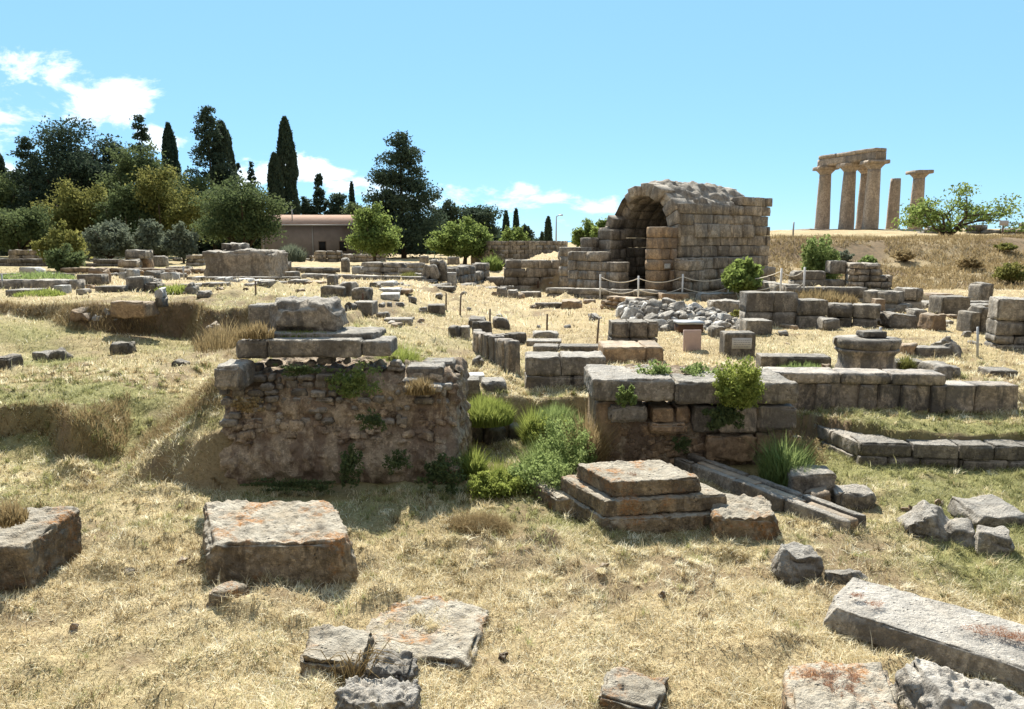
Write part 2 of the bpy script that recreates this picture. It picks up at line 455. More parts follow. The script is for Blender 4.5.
OLIVE = leaf_mat('olive_foliage', (.085, .11, .08), (.22, .25, .18), .3)
BROAD = leaf_mat('broadleaf_foliage', (.07, .115, .03), (.24, .30, .09), .45)
FRESH = leaf_mat('fresh_green_foliage', (.11, .155, .03), (.33, .37, .10), .45)
HERB = leaf_mat('herb_foliage', (.08, .125, .035), (.30, .37, .14), .45)
DRYLEAF = leaf_mat('dry_weed', (.16, .11, .05), (.42, .33, .18), .3)
STRAW = None
def straw_mat():
    m, nt, bs, out = newmat('straw_and_grass'); N = NT(nt)
    tn = N.attr('tint'); gr = N.attr('green')
    r = N.n('ShaderNodeValToRGB'); N.l(N.rng(tn, -1, 1), r.inputs[0])
    e = r.color_ramp.elements; e[0].position = 0; e[0].color = (.10, .06, .03, 1); e[1].position = 1; e[1].color = (.95, .90, .72, 1)
    for p, c in ((.25, (.38, .29, .15)), (.5, (.63, .53, .32)), (.78, (.80, .71, .48))):
        x = e.new(p); x.color = (*c, 1)
    g = N.mix(N.rng(tn, -1, 1), (.10, .12, .035), (.45, .45, .19))
    c = N.mix(gr, r.outputs[0], g)
    N.l(c, bs.inputs['Base Color']); bs.inputs['Roughness'].default_value = .65
    tr = N.n('ShaderNodeBsdfTranslucent'); N.l(c, tr.inputs[0])
    mx = N.n('ShaderNodeMixShader'); mx.inputs[0].default_value = .4
    N.l(bs.outputs[0], mx.inputs[1]); N.l(tr.outputs[0], mx.inputs[2]); N.l(mx.outputs[0], out.inputs[0])
    return m
STRAW = straw_mat()

# ------------------------------------------------------------------ ground
def green_at(x, y):
    g = S(-.25, .75, fbm2(x, y, .33, 31, 3) + .3 * fbm2(x, y, 1.4, 33, 3))
    r = np.zeros_like(np.asarray(x, float)) + .12 + .30 * S(4.8, 6.5, y) * S(16, 9, y)
    r = r + .45 * S(2.0, 3.2, x) * S(4.6, 5.6, y) * S(9.6, 8.4, y)            # right foreground
    r = r + .6 * S(-4.4, -5.2, x) * S(8.0, 9.0, y) * S(15.5, 13, y) * .9      # left lower terrace
    r = r + .35 * S(-1.5, 1, x) * S(5.2, 6.0, y) * S(7.6, 6.8, y)
    r = r + .25 * S(11, 14, y) * S(26, 18, y) * S(2, -2, x)
    r = r - .1 * S(20, 26, y)
    r = r + .5 * S(-18, -26, x) * S(16, 20, y)
    return np.clip(r * (.35 + 1.1 * g), 0, 1)
def dirt_at(x, y):
    e = .08
    s = np.hypot(Hsmooth(x, y + e) - Hsmooth(x, y - e), Hsmooth(x + e, y) - Hsmooth(x - e, y)) / (2 * e)
    return np.clip((s - .35) * 1.6, 0, 1) * (.55 + .45 * S(-.2, .5, fbm2(x, y, 1.7, 35, 3)))
def ground_mat():
    m, nt, bs, out = newmat('dry_ground'); N = NT(nt)
    g = N.n('ShaderNodeNewGeometry'); pos = g.outputs['Position']
    gr = N.attr('green'); so = N.attr('soil')
    straw = N.mix(N.rng(N.noise(pos, 5, 8, .7), .35, .65), (.50, .40, .23), (.34, .26, .14))
    straw = N.mix(N.rng(N.noise(pos, .5, 4, .6), .45, .7, 0, .6), straw, (.62, .53, .34))
    straw = N.mix(N.rng(N.noise(pos, 34, 5, .75), .47, .62, 0, .8), straw, (.16, .105, .055))
    grn = N.mix(N.rng(N.noise(pos, 12, 6, .7), .35, .65), (.15, .15, .055), (.29, .27, .11))
    c = N.mix(gr, straw, grn)
    soil = N.mix(N.rng(N.noise(pos, 4, 7, .7), .35, .65), (.25, .175, .105), (.13, .10, .06))
    c = N.mix(so, c, soil)
    N.l(c, bs.inputs['Base Color']); bs.inputs['Roughness'].default_value = .95
    bn = N.n('ShaderNodeBump'); bn.inputs['Strength'].default_value = .8; bn.inputs['Distance'].default_value = .04
    N.l(N.m('ADD', N.noise(pos, 9, 8, .75), N.m('MULTIPLY', N.noise(pos, 45, 4, .7), .4)), bn.inputs['Height']); N.l(bn.outputs[0], bs.inputs['Normal'])
    return m
GROUND = ground_mat()
def axis(segs):
    out = []
    for a, b, st in segs: out += list(np.arange(a, b - 1e-9, st))
    out.append(segs[-1][1]); return np.array(out)
xs = np.concatenate([-np.geomspace(2600, 62, 26), axis([(-60, -26, 1.0), (-26, -9, .22), (-9, 9, .06), (9, 26, .22), (26, 60, 1.0)]), np.geomspace(62, 2600, 26)])
ys = np.concatenate([axis([(-30, 0, 3), (0, 3, .5), (3, 11, .05), (11, 17.5, .09), (17.5, 46, .25), (46, 90, .6), (90, 160, 4)]), np.geomspace(170, 1800, 30)])
X, Y = np.meshgrid(xs, ys, indexing='xy')
Zg = H(X, Y)
nx, ny = len(xs), len(ys)
i, j = np.meshgrid(np.arange(ny - 1), np.arange(nx - 1), indexing='ij'); i = i.ravel(); j = j.ravel()
Fg = np.stack([i * nx + j, i * nx + j + 1, (i + 1) * nx + j + 1, (i + 1) * nx + j], 1)
soil = np.clip(dirt_at(X, Y) + .8 * S(.25, .75, fbm2(X, Y, 1.1, 71, 4)) * (Y < 40), 0, 1)
soil = np.clip(soil + (X > 9) * (Y > 39) * (Y < 62) * (.25 + .75 * S(-.2, .5, fbm2(X, Y, .3, 55, 4))), 0, 1)
me = mesh_from('ground', np.stack([X.ravel(), Y.ravel(), Zg.ravel()], 1), Fg, [GROUND], {'green': green_at(X, Y).ravel(), 'soil': soil.ravel()}, True)
go = bpy.data.objects.new('ground', me); COL.objects.link(go); tag(go, kind='structure')
sm, nt_, bs_, _o = newmat('sea_water'); N_ = NT(nt_)
bs_.inputs['Base Color'].default_value = (.06, .22, .38, 1); bs_.inputs['Roughness'].default_value = .55; bs_.inputs['Specular IOR Level'].default_value = .0
V_, F_ = np.array([(-70000, 1400, -55.), (70000, 1400, -55.), (70000, 70000, -55.), (-70000, 70000, -55.)]), np.array([(0, 1, 2, 3)])
so_ = bpy.data.objects.new('sea', mesh_from('sea', V_, F_, [sm])); COL.objects.link(so_); tag(so_, kind='structure')

# ------------------------------------------------------------------ stones
SEED = [100]
def nseed(): SEED[0] += 1; return SEED[0]
def stone(name, label, x0, x1, yt, yb, depth, mat=None, cat='stone', group=None, yaw=0.0, style='cut', Y=None, z0=None, tilt=0.0, roll=0.0, sink=.03, res=None, shear=0.0):
    """one loose stone standing where the photo shows it: pixel box of its front face, its depth in metres"""
    if z0 is not None and Y is not None: gx, gy = at((x0 + x1) / 2, yb, Y)[0], Y; gz = z0
    elif Y is not None: p = at((x0 + x1) / 2, yb, Y); gx, gy, gz = p
    else: gx, gy, gz = gp((x0 + x1) / 2, yb); gz = gz
    pa, pb = at(x0, yb, gy), at(x1, yb, gy)
    w = max(pb[0] - pa[0], .05)
    if yaw: w = max(.3 * w, (w - abs(math.sin(yaw)) * depth * .8) / math.cos(yaw)) if abs(yaw) > .1 else w
    h = max(at(x0, yt, gy)[2] - at(x0, yb, gy)[2], .04)
    r = res or max(gy * .0045, .018)
    s = nseed()
    st = dict(cut=dict(bev=.014, amp=.012, cuts=1, cutd=.05), worn=dict(bev=.03, amp=.024, cuts=5, cutd=.11, warp=.03),
              rough=dict(bev=min(w, h) * .3, amp=.035, cuts=9, cutd=.26, warp=.04), slab=dict(bev=.02, amp=.012, cuts=2, cutd=.04))[style]
    sc = min(1.0, max(min(w, depth, h) / .35, .25)) if gy < 20 else 1.5
    st['amp'] *= sc; st['bev'] = min(st['bev'], .4 * min(w, depth, h))
    Vv, Fv = rockv(w, depth, h + sink, res=r, seed=s, freq=min(6, 2.2 / max(h, .12)), maxn=46, **st)
    Vv[:, 2] -= sink
    Vv[:, 0] += shear * (Vv[:, 1] + depth / 2)
    if tilt or roll: Vv = rot(Vv, 0, tilt, roll)
    mb = MB(); mb.add(Vv, Fv, 0)
    o = mb.build(name, mat or GREY, loc=(gx, gy + depth / 2 * math.cos(yaw), gz), smooth=True)
    o.rotation_euler = (0, 0, yaw)
    return tag(o, label, cat, group)

def masonry(mb, A, B, z0, top, thick, ch=.3, bl=(.4, .8), res=.25, amp=.02, seed=None, zbase=None, gap=.012, skip=None, bev=.016, jit=.02):
    """coursed blocks from plan point A to B; top(t) gives the ruined height"""
    s = seed or nseed(); r = np.random.default_rng(s)
    A = np.array(A, float); B = np.array(B, float); Lw = np.linalg.norm(B - A); d = (B - A) / Lw; ang = math.atan2(d[1], d[0])
    z = z0; k = 0
    while True:
        hh = (ch if np.isscalar(ch) else ch[min(k, len(ch) - 1)]) * (1 + r.uniform(-.08, .08)); 
        u = -r.uniform(0, bl[0] * .6) if k % 2 else 0.0
        placed = False
        while u < Lw - 1e-3:
            l = r.uniform(*bl); a, b = max(u, 0), min(u + l, Lw); u += l
            if b - a < .12: continue
            tm = (a + b) / 2 / Lw; tp = top(tm)
            if z + hh * .55 > tp: continue
            placed = True
            if skip and skip(a, b, z, z + hh): continue
            j = r.uniform(-jit, jit)
            Vb, Fb = rockv(b - a - gap, thick * r.uniform(.94, 1.04), hh - gap, res=res, bev=bev, seed=s * 31 + k * 97 + int(u * 100), amp=amp, freq=2.5, cuts=3, cutd=.06, maxn=14)
            Vb[:, 0] += (a + b) / 2; Vb[:, 1] += j; Vb[:, 2] += z
            Vb = rot(Vb, ang); Vb[:, 0] += A[0]; Vb[:, 1] += A[1]
            mb.add(Vb, Fb)
        z += hh; k += 1
        if not placed or k > 60: break
    return mb
def top_profile(*pts):
    xs_, ys_ = zip(*pts); return lambda t: float(np.interp(t, xs_, ys_))

def px_wall(name, label, x0, x1, yt, yb, thick=.5, mat=None, ch=.3, bl=(.5, .9), Y0=None, Y1=None, prof=None, cat='wall', group=None, res=None, amp=.02, gap=.012, parts=None, bev=.014, skip=None, pr=None):
    """a masonry wall whose near face joins the ground points under two pixels; yt may be (left,right), yb too"""
    yt0, yt1 = yt if isinstance(yt, tuple) else (yt, yt); yb0, yb1 = yb if isinstance(yb, tuple) else (yb, yb)
    def pt(px, py, Yv):
        if Yv is None: return gp(px, py)
        return at(px, py, Yv)
    a, b = pt(x0, yb0, Y0), pt(x1, yb1, Y1)
    z0 = min(a[2], b[2]) - .08
    ta, tb = at(x0, yt0, a[1])[2], at(x1, yt1, b[1])[2]
    L = math.hypot(b[0] - a[0], b[1] - a[1]); nxv = (-(b[1] - a[1]) / L, (b[0] - a[0]) / L)
    A = (a[0] + nxv[0] * thick / 2, a[1] + nxv[1] * thick / 2); B = (b[0] + nxv[0] * thick / 2, b[1] + nxv[1] * thick / 2)
    sd_ = nseed(); rg = np.random.default_rng(sd_).uniform(.62, 1.0, 9); rg[np.random.default_rng(sd_ + 1).random(9) < .5] = 1.0
    if prof is None and a[1] > 14 and (max(ta, tb) - z0) / (ch if np.isscalar(ch) else .4) > 1.6: prof = lambda t: float(rg[min(8, int(t * 9))])
    def top(t):
        base = ta + (tb - ta) * t
        return (z0 + (base - z0) * (prof(t) if prof else 1.0)) + .02
    mb = MB(); o = ((A[0] + B[0]) / 2, (A[1] + B[1]) / 2, z0)
    hgt = max(ta, tb) - z0
    if np.isscalar(ch) and not prof:
        n = max(1, round(hgt / ch)); ch = hgt / n
    masonry(mb, A, B, z0, top, thick, ch, bl, res or max(.05, a[1] * .012), amp, gap=gap, bev=bev, skip=skip)
    if not mb.V: Vb, Fb = rockv(L, thick, hgt); mb.add(Vb + np.array(o), Fb)
    mb.V = [v - np.array(o) for v in mb.V]
    w = mb.build(name, mat or GREY, loc=o, smooth=a[1] < 14)
    return tag(w, label, cat, group)

# ---- foreground
def solid(name, mat, size, loc, label, cat='stone block', yaw=0.0, rx=0.0, ry=0.0, shear=0.0, corner=True, tint=0.0, **k):
    """one stone given by its real size; loc is its near left bottom corner"""
    kw = dict(res=.016, bev=.02, amp=.016, freq=4, cuts=3, cutd=.05, maxn=80); kw.update(k)
    V1, F1 = rockv(*size, seed=nseed(), **kw)
    if corner: V1[:, 0] += size[0] / 2; V1[:, 1] += size[1] / 2
    V1[:, 0] += shear * V1[:, 1]
    V1 = rot(V1, 0, rx, ry); mb = MB(); mb.add(V1, F1, tint)
    o = mb.build(name, mat, loc=loc, smooth=True); o.rotation_euler = (0, 0, yaw)
    return tag(o, label, cat)
def fg():
    c = gp(208, 588)
    solid('stone_block', LICHEN, (1.14, .95, .38), (c[0], c[1], c[2] - .05), 'large squared block with orange lichen on top, in front of the tall pier', yaw=.03, shear=-.40, bev=.035, amp=.024, cuts=4, cutd=.07, res=.014, maxn=90)
    solid('stone_block', LICHEN, (1.6, .72, .45), (-5.16, 5.12, -.06), 'long pale stone block cut off by the left edge of the photo', yaw=rad(3), rx=rad(4), shear=.05, bev=.03, amp=.024, res=.014, maxn=100)
    # half buried group at the bottom centre
    c = gp(296, 680)
    solid('half_buried_stone', LICHEN, (.46, .42, .22), (c[0], c[1], c[2] - .09), 'rough half buried block with a dark vertical front, lower centre of the foreground', yaw=-.1, shear=-.15, bev=.03, amp=.03, cuts=6, cutd=.12)
    c = gp(352, 655)
    solid('flat_slab', LICHEN, (.78, .78, .16), (c[0], c[1], c[2] - .125), 'flat worn slab almost flush with the dry grass, right behind the half buried block', 'stone slab', yaw=-.25, shear=-.1, bev=.03, amp=.026, cuts=6, cutd=.1)
    c = gp(335, 722)
    solid('pitted_stone', GREY, (.44, .24, .17), (c[0], c[1], c[2] - .06), 'pitted grey stone at the bottom edge, front of the half buried group', 'stone', bev=.03, amp=.034, freq=7, cuts=5, cutd=.1, res=.011)
    c = gp(360, 692)
    solid('pitted_stone', GREY, (.31, .26, .18), (c[0], c[1], c[2] - .07), 'dark pitted stone wedged between the half buried block and the bottom edge stone', 'stone', bev=.03, amp=.036, freq=7, cuts=6, cutd=.12, res=.011, tint=-1)
    c = gp(594, 706)
    solid('half_buried_stone', LICHEN, (.36, .36, .16), (c[0], c[1], c[2] - .09), 'small flat stone sunk in straw at bottom centre right', 'stone', yaw=-.35, ry=rad(4), bev=.025, amp=.026, cuts=6, cutd=.12)
    stone('half_buried_stone', 'small crusty stone in straw just below the big lichened block', 208, 242, 610, 616, .2, LICHEN, style='rough', sink=.05)
    stone('flat_stone', 'thin dark flake of stone lying between the left and big blocks', 116, 134, 579, 584, .12, DARKBLOCK, style='rough', sink=.02)
    # right foreground
    stone('grey_boulder', 'grey angular boulder lying on grass above the long fallen slab', 781, 836, 558, 580, .34, GREY, 'boulder', style='rough', yaw=.1, res=.012, sink=.08)
    stone('twin_lobed_stone', 'small smooth twin-lobed stone at the corner of the long slab', 834, 872, 573, 585, .16, GREY, style='rough', yaw=-.1, sink=.05)
    o = solid('fallen_slab', GREY, (1.22, .60, .17), (2.10, 4.70, -.0), 'long smooth grey slab with patches of red-brown needles, lower right', 'stone slab', yaw=rad(-41), bev=.012, amp=.007, cuts=4, cutd=.05, tint=.6, res=.012, maxn=100)
    solid('hollowed_block', LICHEN, (.58, .50, .26), (1.44, 3.52, -.07), 'pale worn block with a hollow full of dry needles at the bottom right', yaw=-.05, shear=.22, bev=.03, amp=.022, cuts=4, cutd=.08, res=.011)
    solid('jagged_rock', GREY, (.80, .42, .30), (1.98, 3.62, -.02), 'jagged pale grey rock with white veins in the bottom right corner', 'rock', yaw=rad(-30), ry=rad(6), bev=.05, amp=.035, freq=4, cuts=14, cutd=.2, warp=.05, tint=1.2, res=.011)
    # rock line entering from the right edge
    stone('grey_boulder', 'biggest grey boulder at the left end of the stone line by the right edge', 912, 968, 518, 541, .4, GREY, 'boulder', style='rough', yaw=-.3, res=.016)
    stone('grey_boulder', 'second rough stone of the line by the right edge, behind a narrow gap', 950, 985, 528, 546, .3, GREY, 'boulder', style='rough', yaw=-.3)
    stone('grey_boulder', 'long low rough stone of the line, touching the right edge of the photo', 982, 1034, 538, 558, .35, GREY, 'boulder', style='rough', yaw=-.35)
    stone('flat_stone', 'flat stone lying behind the stone line at the right edge', 975, 1030, 519, 530, .5, GREY, style='worn')
    # stepped base
    c = gp(594, 536)
    r_ = empty('stepped_base', (c[0] + .11, c[1], c[2]), 'three-stepped statue base with orange lichen on its top slab, centre', 'statue base', rz=rad(9))
    def part(nm, sx, sy, sz, ox, oy, oz, mat, rz=0, **k):
        V1, F1 = rockv(sx, sy, sz, res=.014, seed=nseed(), maxn=90, **{**dict(bev=.014, amp=.014, freq=5, cuts=3, cutd=.05), **k})
        V1[:, 0] += sx / 2 - .30 * (V1[:, 1] + sy / 2) ; V1[:, 1] += sy / 2
        V1 += np.array((ox, oy, oz)); mb = MB(); mb.add(V1, F1, 0); return mb.build(nm, mat, r_, smooth=True)
    part('bottom_step', 1.12, .95, .17, .0, .0, -.06, LICHEN, amp=.02)
    part('middle_step', 1.18, .80, .15, .0, .08, .112, LICHEN)
    part('top_slab', .86, .62, .15, .09, .15, .264, LICHEN)
    c = gp(556, 513)
    solid('flat_slab', LICHEN, (.62, .95, .2), (c[0], c[1], c[2] - .05), 'low grey slab against the left side of the stepped base', 'stone slab', yaw=rad(6), shear=-.3, bev=.02, amp=.02)
    c = gp(712, 538)
    solid('broken_block', LICHEN, (.58, .70, .25), (c[0], c[1], c[2] - .05), 'broken dark block against the right end of the stepped base', yaw=rad(-8), bev=.03, amp=.03, cuts=7, cutd=.12)
    # channel: two rows of kerb blocks running back from lower right
    ch = empty('stone_channel', (2.3, 7.0, 0), 'long stone water channel of two parallel kerb rows, right of the stepped base', 'water channel')
    A0 = np.array(gp(848, 536)); A1 = np.array(gp(690, 474)); 
    d = A1[:2] - A0[:2]; L = np.linalg.norm(d); d /= L; n_ = np.array([-d[1], d[0]])
    for k, off in enumerate((0.0, -.21)):
        mb = MB(); a = A0[:2] + n_ * off - np.array((2.3, 7.0)); b = a + d * (L + .25)
        masonry(mb, a, b, -.04, lambda t: (.04 if t < .1 else .15), .085, [.18], (.5, .8), .03, .008, seed=200 + k, gap=.006, bev=.015, jit=.006)
        mb.build('kerb_row', GREY, ch, smooth=True)
    mb = MB(); a = A0[:2] + n_ * -.105 - np.array((2.3, 7.0)); masonry(mb, a, a + d * L, -.1, lambda t: .2, .12, [.12], (.6, .9), .06, .006, seed=210); mb.build('channel_floor', TAN, ch, smooth=True)
    stone('capped_stone', 'grey block on a small tan foot beyond the channel, right of the tall grasses', 792, 843, 476, 494, .4, GREY, 'stone block', style='worn', Y=7.25, yaw=-.2)
    stone('tan_foot_stone', 'small tan stone under the grey block beyond the channel', 811, 832, 492, 506, .2, TAN, style='worn')
    stone('flat_stone', 'low dark stone right of the grey block beyond the channel', 838, 881, 492, 508, .3, GREY, style='worn', yaw=-.2)
    stone('grey_slab_piece', 'grey stone half hidden in grass left of the capped block', 772, 797, 467, 482, .35, GREY, style='worn')
    # small stones strewn over the foreground
    sm_ = [(845, 850, 507, 510), (602, 608, 571, 575), (660, 668, 595, 600), (70, 76, 632, 636), (452, 458, 618, 623), (936, 944, 503, 507),
           (902, 912, 508, 512), (735, 741, 552, 556), (176, 186, 563, 569), (500, 506, 655, 660)]
    for q in sm_: stone('pebble', 'pebble lying in the dry foreground grass', *q, .05, TAN, 'pebble', 'pebbles in the foreground grass', style='worn', sink=.03, res=.01)
fg()

# ---- tall pier in the left centre
def pier():
    r_ = empty('ruined_pier', (-1.8, 7.9, 0), 'tall ruined pier of earth and rubble with big grey cap blocks, left centre', 'ruined pier')
    O = np.array((-1.8, 7.9, 0.0))
    # earthen core
    mb = MB()
    V1, F1 = rockv(2.60, 1.45, 1.24, res=.018, bev=.10, seed=301, amp=.05, freq=2.2, cuts=4, cutd=.05, maxn=150, warp=.05, fine=.6)
    t = V1[:, 2] / 1.28
    V1[:, 1] += np.where(V1[:, 1] < 0, .20 * t - .12 * (1 - t), 0)
    V1[:, 0] *= 1.03 - .04 * t
    # bulging foot and undercut
    V1[:, 1] -= np.where(V1[:, 1] < 0, .10 * np.exp(-((V1[:, 2] - .35) / .22) ** 2) - .06 * np.exp(-(V1[:, 2] / .12) ** 2), 0)
    mb.add(V1 + np.array((-.08, .62, -.08)), F1, 0)
    rq = np.random.default_rng(77)
    for k in range(230):     # stones bedded in the earth
        x = rq.uniform(-1.32, 1.15); z = rq.uniform(.45, 1.1) if rq.random() < .93 else rq.uniform(.05, .5)
        y = -.725 + .62 + .20 * z / 1.24 - .12 * (1 - z / 1.24) - .10 * math.exp(-((z - .35) / .22) ** 2)
        w_ = rq.uniform(.04, .17); Vq, Fq = rockv(w_, .12, w_ * rq.uniform(.35, .7), res=.03, bev=.018, seed=int(rq.integers(1e6)), amp=.01, freq=7, cuts=6, cutd=.2, maxn=5)
        mb.add(rot(Vq, 0, 0, rq.uniform(-.3, .3)) + np.array((x, y + .062 + rq.uniform(-.01, .04), z)), Fq, rq.uniform(-1.2, 1.6))
    mb.build('earth_core', EARTH, r_, smooth=True)
    # rubble courses on the upper face
    mb = MB(); rr = np.random.default_rng(5)
    for k in range(9):
        z = .62 + k * .078
        x = -1.36
        while x < 1.1:
            l = rr.uniform(.07, .24); hh = rr.uniform(.055, .09)
            right = np.interp(x, [-1.3, .2, .8, 1.3], [.95, .8, .55, .4]) * (.55 if z < .8 else 1)
            lim = .62 + 9 * .078
            if x > .75: lim = 1.18
            if z + hh < lim and rr.random() < right:
                V1, F1 = rockv(l - .015, .16, hh, res=.03, bev=.025, seed=int(rr.integers(1e6)), amp=.01, freq=6, cuts=4, cutd=.14, maxn=6)
                yy = -.47 + .22 * (z / 1.28) + (.12 if z > 1.12 else 0) + rr.uniform(-.03, .03)
                mb.add(V1 + np.array((x + l / 2, yy + .36, z + rr.uniform(-.022, .022))), F1, rr.uniform(-1, 1.4))
            x += l
    mb.build('upper_rubble', GREY, r_, smooth=True)
    def blk(nm, px0, px1, yt, yb, Yf, dep, mat=GREY, style=None, sd=0):
        a, b = at(px0, yb, Yf), at(px1, yb, Yf); t_ = at(px0, yt, Yf)
        w, h = b[0] - a[0], t_[2] - a[2]
        V1, F1 = rockv(w, dep, h, res=.028, seed=nseed(), maxn=60, **(style or dict(bev=.02, amp=.010, freq=4, cuts=2, cutd=.05)))
        V1 += np.array(((a[0] + b[0]) / 2, Yf + dep / 2, a[2])) - O
        m_ = MB(); m_.add(V1, F1, 0); m_.build(nm, mat, r_, smooth=True)
    blk('cap_block', 236, 267, 341, 359, 7.92, .55)
    blk('cap_block', 267.6, 361, 340, 358, 7.90, .6)
    blk('cap_block', 361.8, 391, 341, 356, 7.94, .5)
    blk('upper_cap_course', 248, 377, 333, 341, 8.12, .6)
    blk('crowning_boulder', 266, 341, 301, 334, 8.25, .55, GREY, dict(bev=.09, amp=.035, freq=3.2, cuts=9, cutd=.16, warp=.03))
    blk('small_top_block', 249, 271, 305, 336, 8.55, .3)
    blk('corner_block', 213, 242, 366, 391, 7.55, .45, GREY, dict(bev=.04, amp=.018, freq=5, cuts=3, cutd=.08))
    blk('side_block', 406, 443, 367, 388, 8.0, .35)
    blk('side_block', 422, 454, 362, 384, 8.5, .35)
    blk('fill_stone', 403, 428, 387, 394, 7.72, .3); blk('fill_stone', 426, 442, 386, 393, 7.74, .3)
pier()

# ---- lower pier right of the trench
def pier2():
    O = np.array((2.2, 8.6, 0.0))
    r_ = empty('low_pier', tuple(O), 'low broad pier of big grey blocks over tan masonry, right of the green trench', 'ruined pier', rz=0)
    def blk(nm, px0, px1, yt, yb, Yf, dep, mat=GREY, **k):
        a, b = at(px0, yb, Yf), at(px1, yb, Yf); t_ = at(px0, yt, Yf)
        V1, F1 = rockv(b[0] - a[0], dep, t_[2] - a[2], res=.03, seed=nseed(), maxn=70, **{**dict(bev=.03, amp=.014, freq=4, cuts=2, cutd=.05), **k})
        V1 += np.array(((a[0] + b[0]) / 2, Yf + dep / 2, a[2])) - O
        m_ = MB(); m_.add(V1, F1, 0); return m_.build(nm, mat, r_, smooth=True)
    blk('cap_block', 592, 675, 379, 402, 8.25, 1.0)
    blk('cap_block', 676, 741, 382, 405, 8.22, 1.0)
    blk('cap_block', 741.6, 798, 383, 404, 8.24, 1.0, amp=.018)
    blk('rubble_top', 625, 760, 374, 384, 8.65, .6, EARTH, amp=.05, bev=.03)
    blk('second_course_block', 609, 648, 407, 423, 8.28, .6, GREY)
    blk('second_course_block', 720, 757, 407, 433, 8.30, .9, ORTHO)
    blk('second_course_block', 757.6, 797, 407, 431, 8.28, .9, ORTHO)
    blk('second_course_block', 693, 719, 407, 433, 8.36, .8, GREY)
    blk('second_course_block', 595, 621, 402, 446, 8.42, .9, TAN)
    blk('tan_block', 652, 674, 408, 423, 8.36, .5, TAN)
    blk('tan_block', 650, 688, 424, 435, 8.30, .5, TAN, amp=.02)
    blk('tan_block', 676, 690, 407, 424, 8.42, .5, TAN)
    blk('tan_block', 706, 755, 436, 462, 8.34, .8, TAN, amp=.03)
    blk('earth_core', 600, 792, 412, 475, 8.46, 1.15, EARTH, amp=.05, bev=.1)
    blk('tan_block', 755, 792, 434, 456, 8.4, .6, TAN, amp=.03)
    m_ = MB(); rq = np.random.default_rng(4)
    for k in range(90):
        px, py = rq.uniform(600, 700), rq.uniform(424, 470)
        if rq.random() < .35: px, py = rq.uniform(640, 795), rq.uniform(436, 470)
        p = at(px, py, 8.47); w_ = rq.uniform(.05, .2)
        Vq, Fq = rockv(w_, .12, w_ * rq.uniform(.4, .8), res=.03, bev=.02, seed=int(rq.integers(1e6)), amp=.012, freq=7, cuts=6, cutd=.2, maxn=5)
        m_.add(rot(Vq, 0, 0, rq.uniform(-.3, .3)) + np.array(p) + (0, .02, -.04) - O, Fq, rq.uniform(-1, 1.5))
    m_.build('rubble_masonry', TAN, r_, smooth=True)
pier2()

